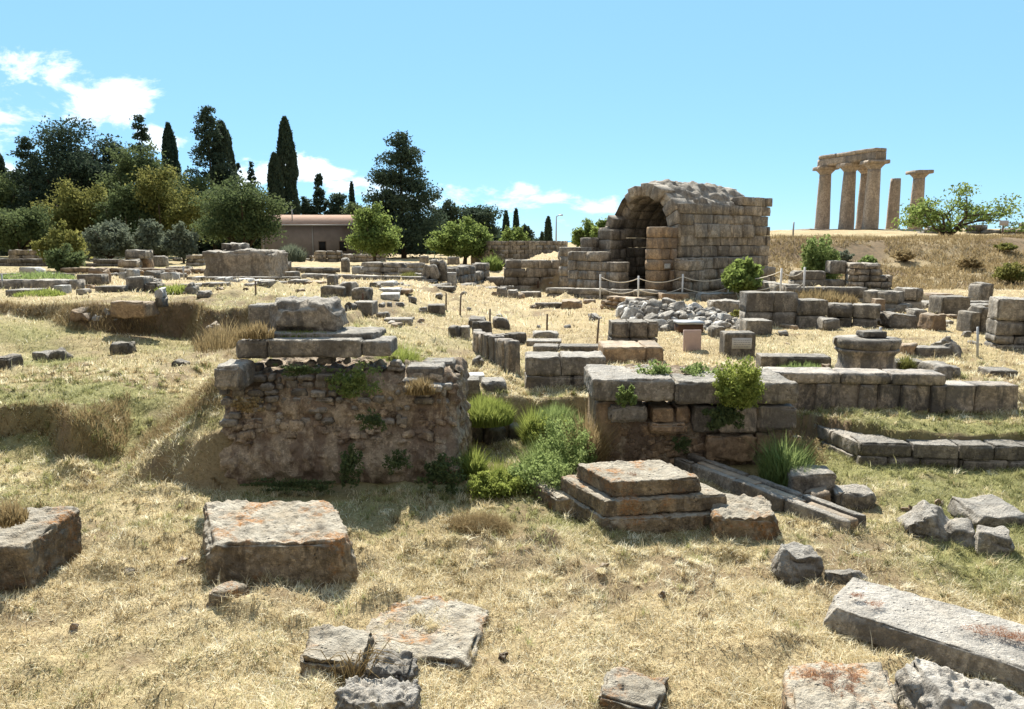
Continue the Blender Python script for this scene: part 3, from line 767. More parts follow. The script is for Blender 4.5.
def boxes():
    W = px_wall
    # long orthostat walls, right
    def ortho(name, label, x0, x1, yt, yb, seams, mat=ORTHO, panels=True):
        a, b = gp(x0, yb), gp(x1, yb)
        a = (a[0], a[1], 0); b = (b[0], b[1], 0)
        z0 = h1((a[0] + b[0]) / 2, (a[1] + b[1]) / 2 - .1) - .06; zt = at(x0, yt, a[1])[2]
        L = math.hypot(b[0] - a[0], b[1] - a[1]); ang = math.atan2(b[1] - a[1], b[0] - a[0])
        root = empty(name, (a[0], a[1], z0), label, 'wall', rz=ang)
        hh = zt - z0
        m_ = MB()
        e = [0] + [L * s for s in seams] + [L]
        for i_ in range(len(e) - 1):
            V1, F1 = rockv(e[i_ + 1] - e[i_] - .008, .34, hh - (.15 if panels else 0), res=.045, bev=.02, seed=nseed(), amp=.010, freq=3, cuts=1, cutd=.03, maxn=50)
            V1 += np.array(((e[i_] + e[i_ + 1]) / 2, .22, 0)); m_.add(V1, F1)
        m_.build('orthostat_course', mat, root, smooth=True)
        if panels:
            c_ = MB(); k_ = [0, L * .42, L * .7, L]
            for i_ in range(3):
                V1, F1 = rockv(k_[i_ + 1] - k_[i_] - .008, .46, .15, res=.045, bev=.03, seed=nseed(), amp=.014, freq=3, cuts=2, cutd=.03, maxn=60)
                V1 += np.array(((k_[i_] + k_[i_ + 1]) / 2, .22, hh - .15)); c_.add(V1, F1)
            c_.build('coping_course', ORTHO, root, smooth=True)
            for u in (.33, .57, .80, .965):
                V1, F1 = rockv(.19, .10, hh - .155, res=.05, bev=.015, seed=nseed(), amp=.006, freq=3, maxn=20)
                m2 = MB(); m2.add(V1 + np.array((L * u, .03, 0)), F1, -1.5); m2.build('pilaster', ORTHO, root, smooth=True)
        return root
    ortho('orthostat_wall', 'long low wall of stained upright panels with dark pilasters, middle right', 764, 944, 372, 412, (.36, .64))
    ortho('orthostat_wall', 'lower plain continuation of the panel wall, towards the right edge', 945, 1020, 386, 413, (.42,), panels=False)
    # curved retaining wall in front of it
    W('retaining_wall', 'two-course retaining wall of grey blocks along the grass terrace, right edge', 858, 1040, (443, 452), (474, 484), .4, GREY, .2, (.35, .6), Y0=8.45, Y1=8.25, res=.04, amp=.014)
    W('retaining_wall', 'short slanting wall end where the terrace retaining wall turns back', 802, 857, (428, 443), (436, 466), .3, GREY, .16, (.35, .6), Y0=9.7, Y1=8.5, res=.04, amp=.014)
    # middle: orthostat wall going back to the left
    W('low_double_wall', 'two big rough grey blocks on a lower course, directly behind the trench', 525, 606, 357, 388, .55, GREY, .24, (.62, .72), res=.04, amp=.02)
    a_ = (300, 0)
    W('panelled_wall', 'dark wall with white upright panels under a coping, running back to the left', 522, 484, (343, 333), (373, 352), .22, ORTHO, .5, (.16, .24), res=.08)
    W('coping_wall', 'dark serrated coping block row above the panelled wall', 520, 472, (331, 325), (341, 335), .3, DARKBLOCK, .3, (.3, .5), res=.08)
    W('trench_wall', 'sunken wall of rounded stones inside the dark green trench', 468, 540, (416, 420), (470, 470), .35, DARKBLOCK, [.36, .36], (.26, .36), Y0=9.6, Y1=9.6, res=.05, amp=.03, bev=.08)
    # altar-like ruin with ivy
    W('block_stack', 'ivy-grown stack of dark blocks on a tan plinth, behind the low pier', 611, 658, 322, 349, .6, DARKBLOCK, .3, (.35, .5), res=.05, amp=.02)
    # pier plinth
    W('stone_plinth', 'tan plinth course with grey top under the ivy-grown stack', 603, 664, 348, 362, .9, TAN, .35, (.5, .8), res=.05, amp=.015)
    # far long retaining wall left of vault
    W('retaining_wall', 'long weathered ashlar wall running left from the vaulted ruin', 486, 640, (262, 250), (285, 291), .8, FARTAN, .42, (.6, 1.2), prof=top_profile((0, .62), (.12, .66), (.13, 1), (1, 1)), res=.3, amp=.018, gap=.015)
    W('projecting_wall', 'projecting broken stretch of masonry in the long ashlar wall', 590, 628, (246, 242), (290, 291), 1.2, FARTAN, .42, (.5, 1.0), prof=top_profile((0, .9), (.5, 1), (1, 1)), res=.3, amp=.02, gap=.015)
    W('kerb_wall', 'long low kerb wall in front of the ashlar wall', 545, 665, (289, 291), (298, 300), .6, GREY, .3, (.8, 1.6), res=.3)
    W('rubble_wall', 'low tan rubble wall left of the stone heap', 600, 640, (298, 300), (309, 312), .5, TAN, .14, (.18, .4), res=.15, amp=.02)
    # terrace walls at right centre
    W('terrace_wall', 'upper terrace wall of large grey blocks below the green bush on the right', 794, 846, 273, 287, .7, GREY, .33, (.9, 1.7), Y0=28.2, Y1=28.2, res=.2)
    W('terrace_wall', 'broad middle terrace wall of long grey blocks, right of the vaulted ruin', 786, 868, 287, 302, .7, GREY, .4, (.9, 1.6), res=.2)
    W('terrace_wall', 'short grey block row just right of the shrub by the vault', 748, 785, 286, 297, .6, GREY, .5, (.7, 1.3), res=.2)
    W('terrace_wall', 'front terrace wall of upright slabs above the trodden path', 745, 797, 296, 326, .6, GREY, .5, (.5, .9), res=.15)
    W('terrace_wall', 'two-course wall of large pale grey blocks behind the round base', 799, 828, 303, 327, .6, GREY, .42, (.6, 1.1), res=.15)
    W('terrace_wall', 'grass-tufted wall stretch between the big grey blocks and the masonry stump', 826, 880, (302, 300), (326, 328), .6, GREY, .35, (.4, .9), res=.15, amp=.03)
    W('masonry_stump', 'tapering stump of small tan rubble masonry below the temple hill', 848, 892, (258, 270), (291, 291), 1.0, FARTAN, .22, (.25, .6), Y0=27.6, Y1=27.2, prof=top_profile((0, .8), (.2, .98), (.6, 1), (1, .6)), res=.2, amp=.04, gap=.015)
    W('grey_wall_end', 'stepped end of grey blocks right of the masonry stump', 862, 906, (288, 292), (312, 314), .7, GREY, .36, (.5, 1.0), prof=top_profile((0, 1), (.6, 1), (.62, .8), (1, .5)), res=.15, amp=.03)
    W('grey_wall_end', 'tall narrow heap of squared blocks beside the hill path', 903, 922, (281, 284), (312, 312), .7, GREY, .4, (.4, .7), prof=top_profile((0, 1), (1, .7)), res=.15, amp=.03)
    # ruin at right edge
    W('ruined_wall', 'high ruined wall of huge blocks on rubble footing at the right edge', 994, 1045, (290, 288), (348, 350), .7, GREY, [.18, .18, .3, .42, .45], (.45, .75), res=.07, amp=.022)
    # left far walls
    c = gp(203, 279); w_ = 66 * c[1] / FPX; h_ = at(203, 251, c[1])[2] - c[2]
    solid('rubble_core', FARTAN, (w_, 3.0, h_ + .2), (c[0], c[1], c[2] - .2), 'massive square rubble-built core in front of the dark pine, left', 'ruin', res=.12, bev=.12, amp=.09, freq=1.6, cuts=4, cutd=.06, maxn=60)
    W('rubble_lump', 'grey rubble lump on top of the massive square core', 222, 251, (243, 247), (253, 253), 1.5, GREY, .25, (.3, .7), Y0=gp(203, 279)[1] + 1, Y1=gp(203, 279)[1] + 1, prof=top_profile((0, 1), (.5, .9), (1, .6)), res=.3, amp=.08)
    W('low_wall', 'grey broken wall leaning on the right side of the massive core', 267, 287, (258, 262), (277, 277), .9, DARKBLOCK, .4, (.5, .9), res=.3, amp=.06)
    W('low_wall', 'stepped slabs of a low wall behind the flat field, left centre', 286, 322, (265, 266), (275, 276), 1.2, GREY, .25, (.8, 1.8), res=.3, amp=.04)
    W('low_wall', 'long layered low wall left of the leaning-slab ruin', 361, 417, (261, 262), (275, 276), .8, GREY, .25, (.9, 2.0), res=.3, amp=.04)
    W('low_wall', 'low wall right of the leaning-slab ruin, under the round trees', 455, 490, (263, 262), (284, 284), .8, GREY, .4, (.8, 1.4), prof=top_profile((0, .8), (.3, .9), (.6, .7), (1, .9)), res=.3, amp=.05)
    W('low_wall', 'tan wall piece with rounded top before the roofed building, left one', 314, 326, 251, 262, .9, FARTAN, .35, (.8, 1.2), res=.3, amp=.06)
    W('low_wall', 'tan wall piece before the roofed building, middle one', 327, 341, 250, 262, .9, FARTAN, .35, (.8, 1.2), res=.3, amp=.06)
    W('low_wall', 'tan wall stretch before the roofed building, reaching under the bright green tree', 343, 385, (252, 250), 262, .9, FARTAN, .35, (.8, 1.4), prof=top_profile((0, 1), (.4, .8), (.7, 1), (1, .9)), res=.3, amp=.06)
    W('low_wall', 'thin far wall at the foot of the grey bushes beside the roofed building', 282, 312, (256, 255), 261, .8, FARTAN, .3, (.8, 1.4), res=.3, amp=.06)
    W('low_wall', 'long low wall at the left edge in green weeds', -10, 76, (280, 282), (290, 290), .5, GREY, .3, (.9, 1.7), res=.2, amp=.03)
    W('low_wall', 'second low wall line behind the weeds, far left', -10, 70, (270, 271), (277, 277), .5, GREY, .3, (.7, 1.7), prof=top_profile((0, 1), (.3, .7), (.5, 1), (.8, .6), (1, 1)), res=.2, amp=.04)
    W('ruined_wall', 'weathered tan wall chunk behind the round bush at far left', 9, 42, (247, 249), (264, 264), 1.0, FARTAN, .4, (.9, 1.8), res=.3, amp=.08)
    W('ruined_wall', 'ruined wall heap with two big boulders on top, below the olive trees', 118, 136, 261, 273, .9, FARTAN, .4, (.9, 1.8), res=.3, amp=.08)
    W('ruined_wall', 'low terrace wall left of the dark gap beside the massive core', 166, 188, 263, 270, .9, FARTAN, .3, (.9, 1.8), res=.3, amp=.06)
    W('ruined_wall', 'far terrace wall below the olive trees, left of the massive core', 186, 203, (256, 256), (266, 266), .9, FARTAN, .3, (.9, 1.8), res=.3, amp=.06)
    W('low_wall', 'long thin kerb line crossing behind the flat slabs of the left field', 186, 300, 277, 281, .5, GREY, .15, (.7, 1.6), res=.2, amp=.02)
    W('low_wall', 'long kerb line at the far side of the bare centre field', 384, 500, (283, 285), (287, 289), .5, GREY, .2, (.8, 1.8), res=.2, amp=.02)
    W('low_wall', 'long kerb line under the leaning-slab ruin and the white stele', 300, 420, (275, 277), (279, 281), .5, GREY, .2, (.8, 1.8), res=.2, amp=.02)
    W('low_wall', 'low broken wall line across the left ruins below the olive trees', 60, 200, (268, 268), (274, 275), .6, TAN, .22, (.7, 1.6), res=.2, amp=.03)
    W('low_wall', 'dark wall line in front of the grove trees, far left', -10, 120, (258, 259), (266, 267), .7, DARKBLOCK, .3, (.9, 2.0), res=.25, amp=.04)
    W('low_wall', 'long low wall behind the blocks at the foot of the temple hill', 905, 1000, (303, 302), (310, 310), .6, GREY, .25, (.7, 1.5), res=.2, amp=.03)
    # leaning slabs ruin
boxes()

G1 = 'fallen blocks across the far left field'; G2 = 'fallen blocks in the centre field'; G3 = 'fallen blocks on the right'
L = [
 # name, label, x0,x1,yt,yb, depth, mat, group, style
 ('stone_block', 'small squared stone above the tan wall chunk at far left', 34, 43, 244, 249, .8, TAN, G1, 'worn', dict(Y=47)),
 ('upright_slab', 'tall blue-grey upright slab right of the round bush', 89, 98, 241, 262, .5, PALE, G1, 'worn', {}),
 ('carved_stone', 'pale carved fragment in weeds at far left', 19, 37, 268, 277, .8, PALE, G1, 'worn', {}),
 ('flat_slab', 'flat grey slab lying in front of the left edge wall', 3, 31, 290, 296, .8, GREY, G1, 'slab', {}),
 ('stone_block', 'whitish small block at the right end of the left edge wall', 54, 63, 286, 294, .4, PALE, G1, 'cut', {}),
 ('stone_block', 'long dark-fronted block lying right of the left edge wall', 77, 100, 276, 286, .6, DARKBLOCK, G1, 'cut', {}),
 ('rounded_stone', 'upright rounded stone behind the long dark-fronted block', 88, 104, 268, 284, .5, TAN, G1, 'worn', {}),
 ('stone_block', 'low dark block just above the shaded scarp, left', 95, 121, 287, 293, .5, DARKBLOCK, G1, 'cut', {}),
 ('scarp_block', 'long tan block set in the top of the shaded scarp', 106, 146, 297, 311, .5, TAN, None, 'worn', dict(Y=15.2, z0=1.08)),
 ('scarp_stone', 'tan rounded stone stuck in the shaded scarp, left of the long block', 66, 88, 311, 325, .5, TAN, None, 'rough', {}),
 ('loose_stone', 'small pale stone high in the shaded scarp', 101, 108, 312, 318, .2, PALE, None, 'rough', {}),
 ('loose_stone', 'pale stone at the foot of the shaded scarp', 90, 98, 319, 326, .25, PALE, None, 'rough', {}),
 ('loose_stone', 'small stone in the scarp below the long tan block', 111, 117, 318, 323, .2, PALE, None, 'rough', {}),
 ('stone_block', 'cube-like grey block on the field edge above the scarp', 126, 143, 279, 292, .7, GREY, G1, 'cut', {}),
 ('stone_block', 'dull block just right of the cube-like one above the scarp', 145, 157, 283, 292, .5, DARKBLOCK, G1, 'worn', {}),
 ('stone_ball', 'white rounded stone topping a dark stub on the scarp edge', 153, 163, 289, 298, .35, PALE, None, 'rough', dict(Y=15.6)),
 ('stone_stub', 'dark stub beneath the white rounded stone on the scarp edge', 155, 163, 298, 306, .3, DARKBLOCK, None, 'worn', dict(Y=15.6)),
 ('broken_stone', 'jagged stone among bright weeds above the scarp', 184, 195, 283, 294, .4, GREY, G1, 'rough', {}),
 ('flat_stone', 'flattish boulder at the top right corner of the scarp', 193, 208, 294, 300, .5, GREY, G1, 'rough', {}),
 ('stone_block', 'upper of the two stacked boulders below the olive trees', 124, 144, 250, 258, 1.2, GREY, G1, 'worn', dict(Y=44)),
 ('stone_block', 'lower of the two stacked boulders below the olive trees', 130, 144, 258, 268, 1.2, FARTAN, G1, 'worn', {}),
 ('upright_slab', 'rounded upright tan stone right of the stacked boulders', 141, 150, 259, 272, .6, TAN, G1, 'worn', {}),
 ('stone_block', 'big rounded grey block below the right-hand olive tree', 148, 163, 256, 267, 1.0, GREY, G1, 'worn', {}),
 ('stone_block', 'twin pale cubes far left, left cube', 119, 126, 272, 281, .5, PALE, G1, 'cut', {}),
 ('stone_block', 'twin pale cubes far left, right cube', 127, 134, 270, 281, .5, PALE, G1, 'cut', {}),
 ('stone_block', 'grey rubble block behind the cube-like block', 143, 156, 271, 281, .8, GREY, G1, 'worn', {}),
 ('stone_block', 'pale-topped block left of the thin flat slabs', 161, 172, 273, 281, .7, PALE, G1, 'worn', {}),
 ('small_block', 'tiny block on the far terrace right of the olive trees', 172, 180, 258, 262, .7, GREY, G1, 'cut', {}),
 ('flat_slab', 'flat slab in front of the core, first from the left in the back row', 190, 200, 277, 281, .8, PALE, G1, 'slab', {}),
 ('flat_slab', 'flat slab in front of the core, second in the back row', 214, 225, 278, 283, .8, PALE, G1, 'slab', {}),
 ('flat_slab', 'flat slab in front of the core, third in the back row', 232, 247, 279, 284, .8, PALE, G1, 'slab', {}),
 ('flat_slab', 'long dark flat slab in the front row before the core', 200, 224, 283, 287, .8, GREY, G1, 'slab', {}),
 ('flat_slab', 'short dark flat slab left end of the front row before the core', 184, 199, 283, 287, .8, GREY, G1, 'slab', {}),
 ('flat_slab', 'flat slab at the right end of the front row, left of the thin stake', 244, 255, 283, 288, .8, GREY, G1, 'slab', {}),
 ('flat_slab', 'flat slab just right of the thin stake', 257, 271, 283, 288, .8, GREY, G1, 'slab', {}),
 ('flat_slab', 'pale long flat slab behind the thin stake', 250, 268, 279, 283, .8, PALE, G1, 'slab', {}),
 ('flat_slab', 'low flat slab near the field centre line, left piece', 272, 285, 281, 284, .7, GREY, G2, 'slab', {}),
 ('flat_slab', 'low flat slab near the field centre line, right piece', 288, 305, 281, 284, .7, GREY, G2, 'slab', {}),
 ('stone_block', 'squared grey block at the foot of the leaning broken wall', 285, 295, 272, 280, .7, GREY, G1, 'cut', {}),
 ('stele', 'dark narrow stele standing before the roofed building', 341, 348, 258, 273, .5, DARKBLOCK, G2, 'worn', {}),
 ('stone_block', 'blue-grey block right of the narrow stele', 352, 361, 267, 275, .8, PALE, G2, 'worn', {}),
 ('stone_block', 'left block of the cluster of three in the field centre', 320, 344, 287, 297, .8, DARKBLOCK, G2, 'worn', {}),
 ('stone_block', 'middle light block of the cluster of three in the field centre', 339, 352, 283, 296, .7, GREY, G2, 'worn', {}),
 ('stone_block', 'right block of the cluster of three in the field centre', 351, 367, 287, 299, .7, DARKBLOCK, G2, 'worn', {}),
 ('stone_block', 'small upright block behind the cluster of three', 327, 335, 276, 286, .5, GREY, G2, 'cut', {}),
 ('flat_slab', 'thin tan slab behind the cluster of three', 306, 322, 280, 284, .7, TAN, G2, 'slab', {}),
 ('stone_block', 'tan-grey squared block right of the pier boulder, in the field', 354, 373, 302, 314, .5, GREY, G2, 'cut', {}),
 ('stone_block', 'small weed-covered stone touching the squared block beside the pier boulder', 344, 352, 304, 312, .4, DARKBLOCK, G2, 'rough', {}),
 ('stone_block', 'grey block left of the crowning boulder, behind the pier', 249, 268, 305, 322, .5, GREY, None, 'cut', dict(Y=12.5)),
 ('stele', 'white little stele right of the leaning-slab ruin', 447, 456, 273, 286, .35, PALE, G2, 'cut', {}),
 ('stone_block', 'block atop the low wall under the round tree', 447, 459, 257, 264, .8, GREY, G2, 'cut', dict(Y=47)),
 ('stone_block', 'pale block on the bank left of the green frame', 419, 428, 256, 263, .8, GREY, G2, 'cut', dict(Y=50)),
 ('flat_slab', 'top slab of the flat pile in the field centre', 377, 399, 289, 292, .9, PALE, G2, 'slab', {}),
 ('flat_slab', 'lower slab of the flat pile in the field centre', 379, 397, 294, 299, .8, PALE, G2, 'slab', {}),
 ('flat_slab', 'thin tan slab right of the flat pile', 394, 410, 291, 294, .6, TAN, G2, 'slab', {}),
 ('flat_slab', 'pale slab behind the flat pile', 383, 394, 283, 287, .8, PALE, G2, 'slab', {}),
 ('stone_block', 'small boulder left of the pale slab behind the flat pile', 374, 382, 283, 288, .5, GREY, G2, 'rough', {}),
 ('flat_slab', 'dark small slab in the bare patch of the centre field', 436, 454, 287, 291, .7, DARKBLOCK, G2, 'slab', {}),
 ('stone_block', 'squared dark block left of the two leaning stakes', 427, 444, 305, 313, .5, DARKBLOCK, G2, 'cut', {}),
 ('small_stone', 'small stone left of the squared dark block near the stakes', 418, 427, 308, 312, .3, GREY, G2, 'rough', {}),
 ('small_stone', 'one of three small stones below the flat pile, left', 379, 385, 303, 307, .3, GREY, G2, 'rough', {}),
 ('small_stone', 'one of three small stones below the flat pile, middle', 386, 392, 302, 306, .3, GREY, G2, 'rough', {}),
 ('small_stone', 'one of three small stones below the flat pile, right', 394, 403, 302, 306, .3, GREY, G2, 'rough', {}),
 ('small_stone', 'stone beside the right end of the tan-grey squared block', 376, 388, 311, 316, .3, GREY, G2, 'worn', {}),
 ('flat_slab', 'long thin slab in grass right of the crowning boulder', 383, 411, 319, 324, .4, GREY, G2, 'slab', {}),
 ('stone_block', 'large dark block with shaded underside at the start of the coping row', 444, 467, 315, 328, .5, DARKBLOCK, None, 'cut', dict(Y=19.6)),
 ('stone_block', 'dark footing under the large block at the start of the coping row', 448, 459, 328, 339, .4, DARKBLOCK, None, 'worn', {}),
 ('stone_block', 'weathered block right behind the large dark block', 468, 486, 317, 327, .5, DARKBLOCK, G2, 'worn', {}),
 ('stone_block', 'little cube in front of the large dark block', 460, 469, 329, 340, .35, GREY, None, 'cut', {}),
 ('upright_block', 'small upright block at the left end of the coping row', 473, 482, 332, 348, .3, GREY, None, 'cut', {}),
 ('rounded_stone', 'mossy rounded stone behind the coping row', 493, 509, 319, 328, .5, DARKBLOCK, None, 'worn', {}),
 ('flat_slab', 'narrow slab lying left of the panelled wall', 472, 491, 346, 352, .3, GREY, None, 'slab', {}),
 ('rough_stone', 'rough mound-like stone on the path left of the panelled wall', 471, 484, 356, 365, .3, DARKBLOCK, None, 'rough', {}),
 ('flat_slab', 'thin slab just above the two blocks left of the trench', 455, 484, 373, 378, .3, PALE, None, 'slab', {}),
 ('stone_block', 'dark cube left of the trench top', 461, 479, 378, 390, .3, DARKBLOCK, None, 'cut', {}),
 ('stone_block', 'low pale-topped block right of the dark cube at the trench top', 480, 505, 380, 389, .4, GREY, None, 'worn', {}),
 ('flat_slab', 'flat stone in a row behind the two big rough blocks, left', 527, 562, 341, 346, .4, GREY, None, 'slab', {}),
 ('flat_slab', 'flat stone nearest the big rough blocks, left', 533, 560, 347, 354, .4, GREY, None, 'slab', {}),
 ('flat_slab', 'flat weedy slab behind the big rough blocks, right', 560, 608, 346, 354, .4, DARKBLOCK, None, 'slab', {}),
 ('stone_block', 'low stone at the foot of the short stake', 533, 558, 333, 340, .4, GREY, None, 'worn', {}),
 ('column_drum', 'short tan column drum lying in the field', 563, 583, 300, 309, .8, TAN, None, 'worn', {}),
 ('flat_slab', 'long thin slab left of the tan drum', 535, 563, 303, 308, .4, DARKBLOCK, None, 'slab', {}),
 ('flat_slab', 'thin tan slab right of the tan drum', 584, 596, 303, 306, .4, TAN, None, 'slab', {}),
 ('rounded_stone', 'left of two rounded boulders before the ashlar wall', 497, 507, 289, 298, .7, GREY, None, 'worn', {}),
 ('rounded_stone', 'right of two rounded boulders before the ashlar wall', 508, 518, 290, 299, .7, GREY, None, 'worn', {}),
 ('stone_block', 'low block right of the two rounded boulders', 521, 541, 292, 298, .7, GREY, None, 'cut', {}),
 ('flat_slab', 'pinkish slab above the stone heap, left', 662, 690, 293, 301, 1.0, TAN, None, 'slab', {}),
 ('flat_slab', 'thin brown slab left of the pinkish slab above the heap', 643, 668, 290, 295, .8, TAN, None, 'slab', {}),
 ('flat_slab', 'dark slab above the stone heap, right of the pinkish one', 700, 738, 294, 302, 1.0, GREY, None, 'worn', {}),
 ('stone_block', 'big grey block behind the right part of the stone heap', 712, 744, 303, 315, .8, GREY, None, 'worn', {}),
 ('flat_slab', 'dark slab below the gap of the vaulted ruin', 630, 643, 287, 292, .6, DARKBLOCK, None, 'slab', {}),
 ('stone_block', 'squared block right of the yellow-green shrub beside the path', 747, 772, 322, 337, .6, GREY, None, 'cut', {}),
 ('stone_block', 'light block left of the plaque stone', 712, 725, 328, 338, .4, GREY, None, 'worn', {}),
 ('flat_slab', 'grey slab stack right of the shrub, top slab', 742, 765, 307, 311, .6, PALE, None, 'slab', dict(Y=23.5)),
 ('flat_slab', 'tan stone under the grey slab stack by the shrub', 751, 764, 312, 321, .5, TAN, None, 'worn', {}),
 ('stone_block', 'low grey block at the foot of the grass-tufted wall', 823, 840, 320, 331, .5, GREY, None, 'worn', {}),
 ('stone_block', 'squared block standing on the upper terrace beside the green bush', 831, 848, 261, 273, .7, GREY, None, 'cut', dict(Y=28.4)),
 ('stone_post', 'short tan post standing before the stepped end of grey blocks', 875, 884, 300, 325, .3, TAN, None, 'cut', {}),
 ('fallen_slab', 'slanting slab leaning in the heap right of the tan post', 888, 917, 315, 328, .7, GREY, None, 'worn', dict(roll=.12)),
 ('stone_block', 'dull block right of the slanting slab', 915, 927, 310, 326, .5, GREY, None, 'cut', {}),
 ('stone_block', 'bluish block left of the big dark cube', 926, 943, 303, 315, .6, GREY, None, 'cut', dict(Y=23.5)),
 ('stone_block', 'tan rounded block below the bluish one', 929, 946, 315, 331, .6, TAN, None, 'worn', {}),
 ('stone_block', 'big dark cube balanced on a paler block, right', 942, 970, 297, 315, .75, DARKBLOCK, None, 'cut', dict(Y=21.2)),
 ('stone_block', 'paler block supporting the big dark cube', 949, 972, 315, 334, .7, GREY, None, 'cut', dict(Y=21.2)),
 ('stone_block', 'narrow block right of the block supporting the dark cube', 971, 979, 312, 333, .6, DARKBLOCK, None, 'cut', {}),
 ('flat_slab', 'flat slab on tan foot behind the big dark cube', 931, 954, 294, 299, .8, TAN, None, 'slab', dict(Y=28)),
 ('column_stub', 'short column stub at the foot of the hill, right', 979, 992, 284, 308, .7, GREY, None, 'worn', {}),
 ('flat_slab', 'long slab beside the column stub', 968, 997, 306, 312, .6, GREY, None, 'slab', {}),
 ('stone_block', 'square shadowed block left of the right edge ruin', 979, 996, 308, 333, .6, DARKBLOCK, None, 'worn', {}),
 ('carved_fragment', 'worn pale boulder like an animal back, on the dry grass right', 938, 961, 335, 349, .35, GREY, None, 'rough', {}),
 ('carved_fragment', 'small rounded lump at the right end of the worn pale boulder', 950, 962, 341, 356, .3, GREY, None, 'rough', {}),
 ('flat_slab', 'long low slab beneath the worn pale boulder', 917, 951, 348, 357, .35, GREY, None, 'cut', {}),
 ('flat_slab', 'brown low block left of the long low slab', 901, 917, 346, 357, .3, TAN, None, 'worn', {}),
 ('flat_slab', 'low kerb block right behind the panel wall', 897, 928, 362, 372, .4, DARKBLOCK, None, 'cut', {}),
 ('slanting_slab', 'slanting dark slab beyond the right end of the coping', 934, 962, 367, 379, .5, GREY, None, 'worn', dict(roll=.1)),
 ('flat_slab', 'isolated flat slab on the dry terrace near the right edge', 991, 1020, 369, 377, .4, DARKBLOCK, None, 'slab', {}),
 ('flat_slab', 'long kerb slab behind the panel wall, left part', 762, 832, 357, 370, .4, DARKBLOCK, None, 'cut', {}),
 ('round_stone', 'small tan cobble on the coping beside the round base', 824, 832, 364, 370, .12, TAN, None, 'rough', dict(Y=11.2)),
 ('stone_block', 'dark block lying in the grass of the left terrace', 110, 129, 343, 354, .35, DARKBLOCK, None, 'worn', {}),
 ('small_stone', 'left stone of the weedy pair on the left terrace', 31, 46, 352, 359, .3, GREY, None, 'worn', {}),
 ('small_stone', 'right mossy stone of the weedy pair on the left terrace', 47, 64, 349, 359, .35, DARKBLOCK, None, 'rough', {}),
 ('stone_block', 'grey stone cut off by the left edge on the left terrace', -8, 9, 357, 370, .4, DARKBLOCK, None, 'worn', {}),
 ('small_stone', 'dark small stone on the left terrace beside the earth ramp', 171, 185, 360, 365, .25, DARKBLOCK, None, 'worn', {}),
 ('rough_stone', 'pinkish rough stone on the scarp corner behind the pier', 202, 218, 322, 336, .35, TAN, None, 'rough', dict(Y=11.2)),
]
for (nm, lb, x0, x1, yt, yb, dp, mt, grp, sty, kw) in L:
    cat = {'stele': 'stele', 'column_drum': 'column drum', 'flat_slab': 'stone slab', 'stone_block': 'stone block'}.get(nm, 'stone')
    stone(nm, lb, x0, x1, yt, yb, dp, mt, cat, grp, yaw=random.uniform(-.12, .12), style=sty, **kw)

def scattered():
    rr = np.random.default_rng(99)
    zones = [('small grey stone scattered in the left field beyond the shaded scarp', 'small stones of the left field', (0, 300), (268, 296), 26),
             ('small grey stone scattered in the dry centre field', 'small stones of the centre field', (300, 600), (272, 330), 26),
             ('small grey stone scattered among the ruins at the right', 'small stones among the right ruins', (745, 1010), (300, 352), 30),
             ('small stone lying near the foot of the ashlar wall', 'small stones by the ashlar wall', (480, 780), (284, 300), 20)]
    for lb, gr, (xa, xb), (ya, yb), n in zones:
        for k in range(n):
            px, py = rr.uniform(xa, xb), rr.uniform(ya, yb); w = rr.uniform(3, 11) * (1.0 if rr.random() < .8 else 1.6)
            stone('small_stone', lb, px - w / 2, px + w / 2, py - rr.uniform(.18, .5) * min(w, 12) - 1, py, rr.uniform(.3, .7) * (w / 12), GREY if rr.random() < .7 else TAN, 'stone', gr, yaw=rr.uniform(-.4, .4), style='worn' if rr.random() < .6 else 'rough', res=.12)
scattered()

# ---- leaning slabs ruin
def leaning():
    x, y, z = gp(433, 283)
    r_ = empty('leaning_slab_ruin', (x, y, z), 'pointed ruin of leaning slabs around a small dark hole, centre distance', 'ruin')
    sc = y / FPX
    def pc(nm, w, h, d, ox, oy, oz, ry, mat=GREY):
        V1, F1 = rockv(w * sc, d, h * sc, res=.2, bev=.08, seed=nseed(), amp=.05, freq=1.5, cuts=4, cutd=.12)
        V1 = rot(V1, 0, 0, ry); m_ = MB(); m_.add(V1 + np.array((ox * sc, oy, oz * sc)), F1); m_.build(nm, mat, r_, smooth=True)
    pc('base_slab', 20, 4, 1.2, -5, 0, 0, 0); pc('leaning_slab', 8, 14, .8, -9, .3, 4, -.35 * -1); pc('leaning_slab', 9, 15, .8, 3, .3, 4, -.3)
    pc('back_block', 14, 14, .8, 4, 1.2, 0, 0); pc('back_block', 10, 22, .8, 9, 1.0, 0, -.15, DARKBLOCK); pc('top_block', 9, 7, .8, 0, .9, 16, 0)
    pc('dark_fill', 7, 9, .4, -3, .6, 3, 0, DARKBLOCK); pc('weedy_block', 14, 8, .8, -16, 1.0, 0, .1)
leaning()

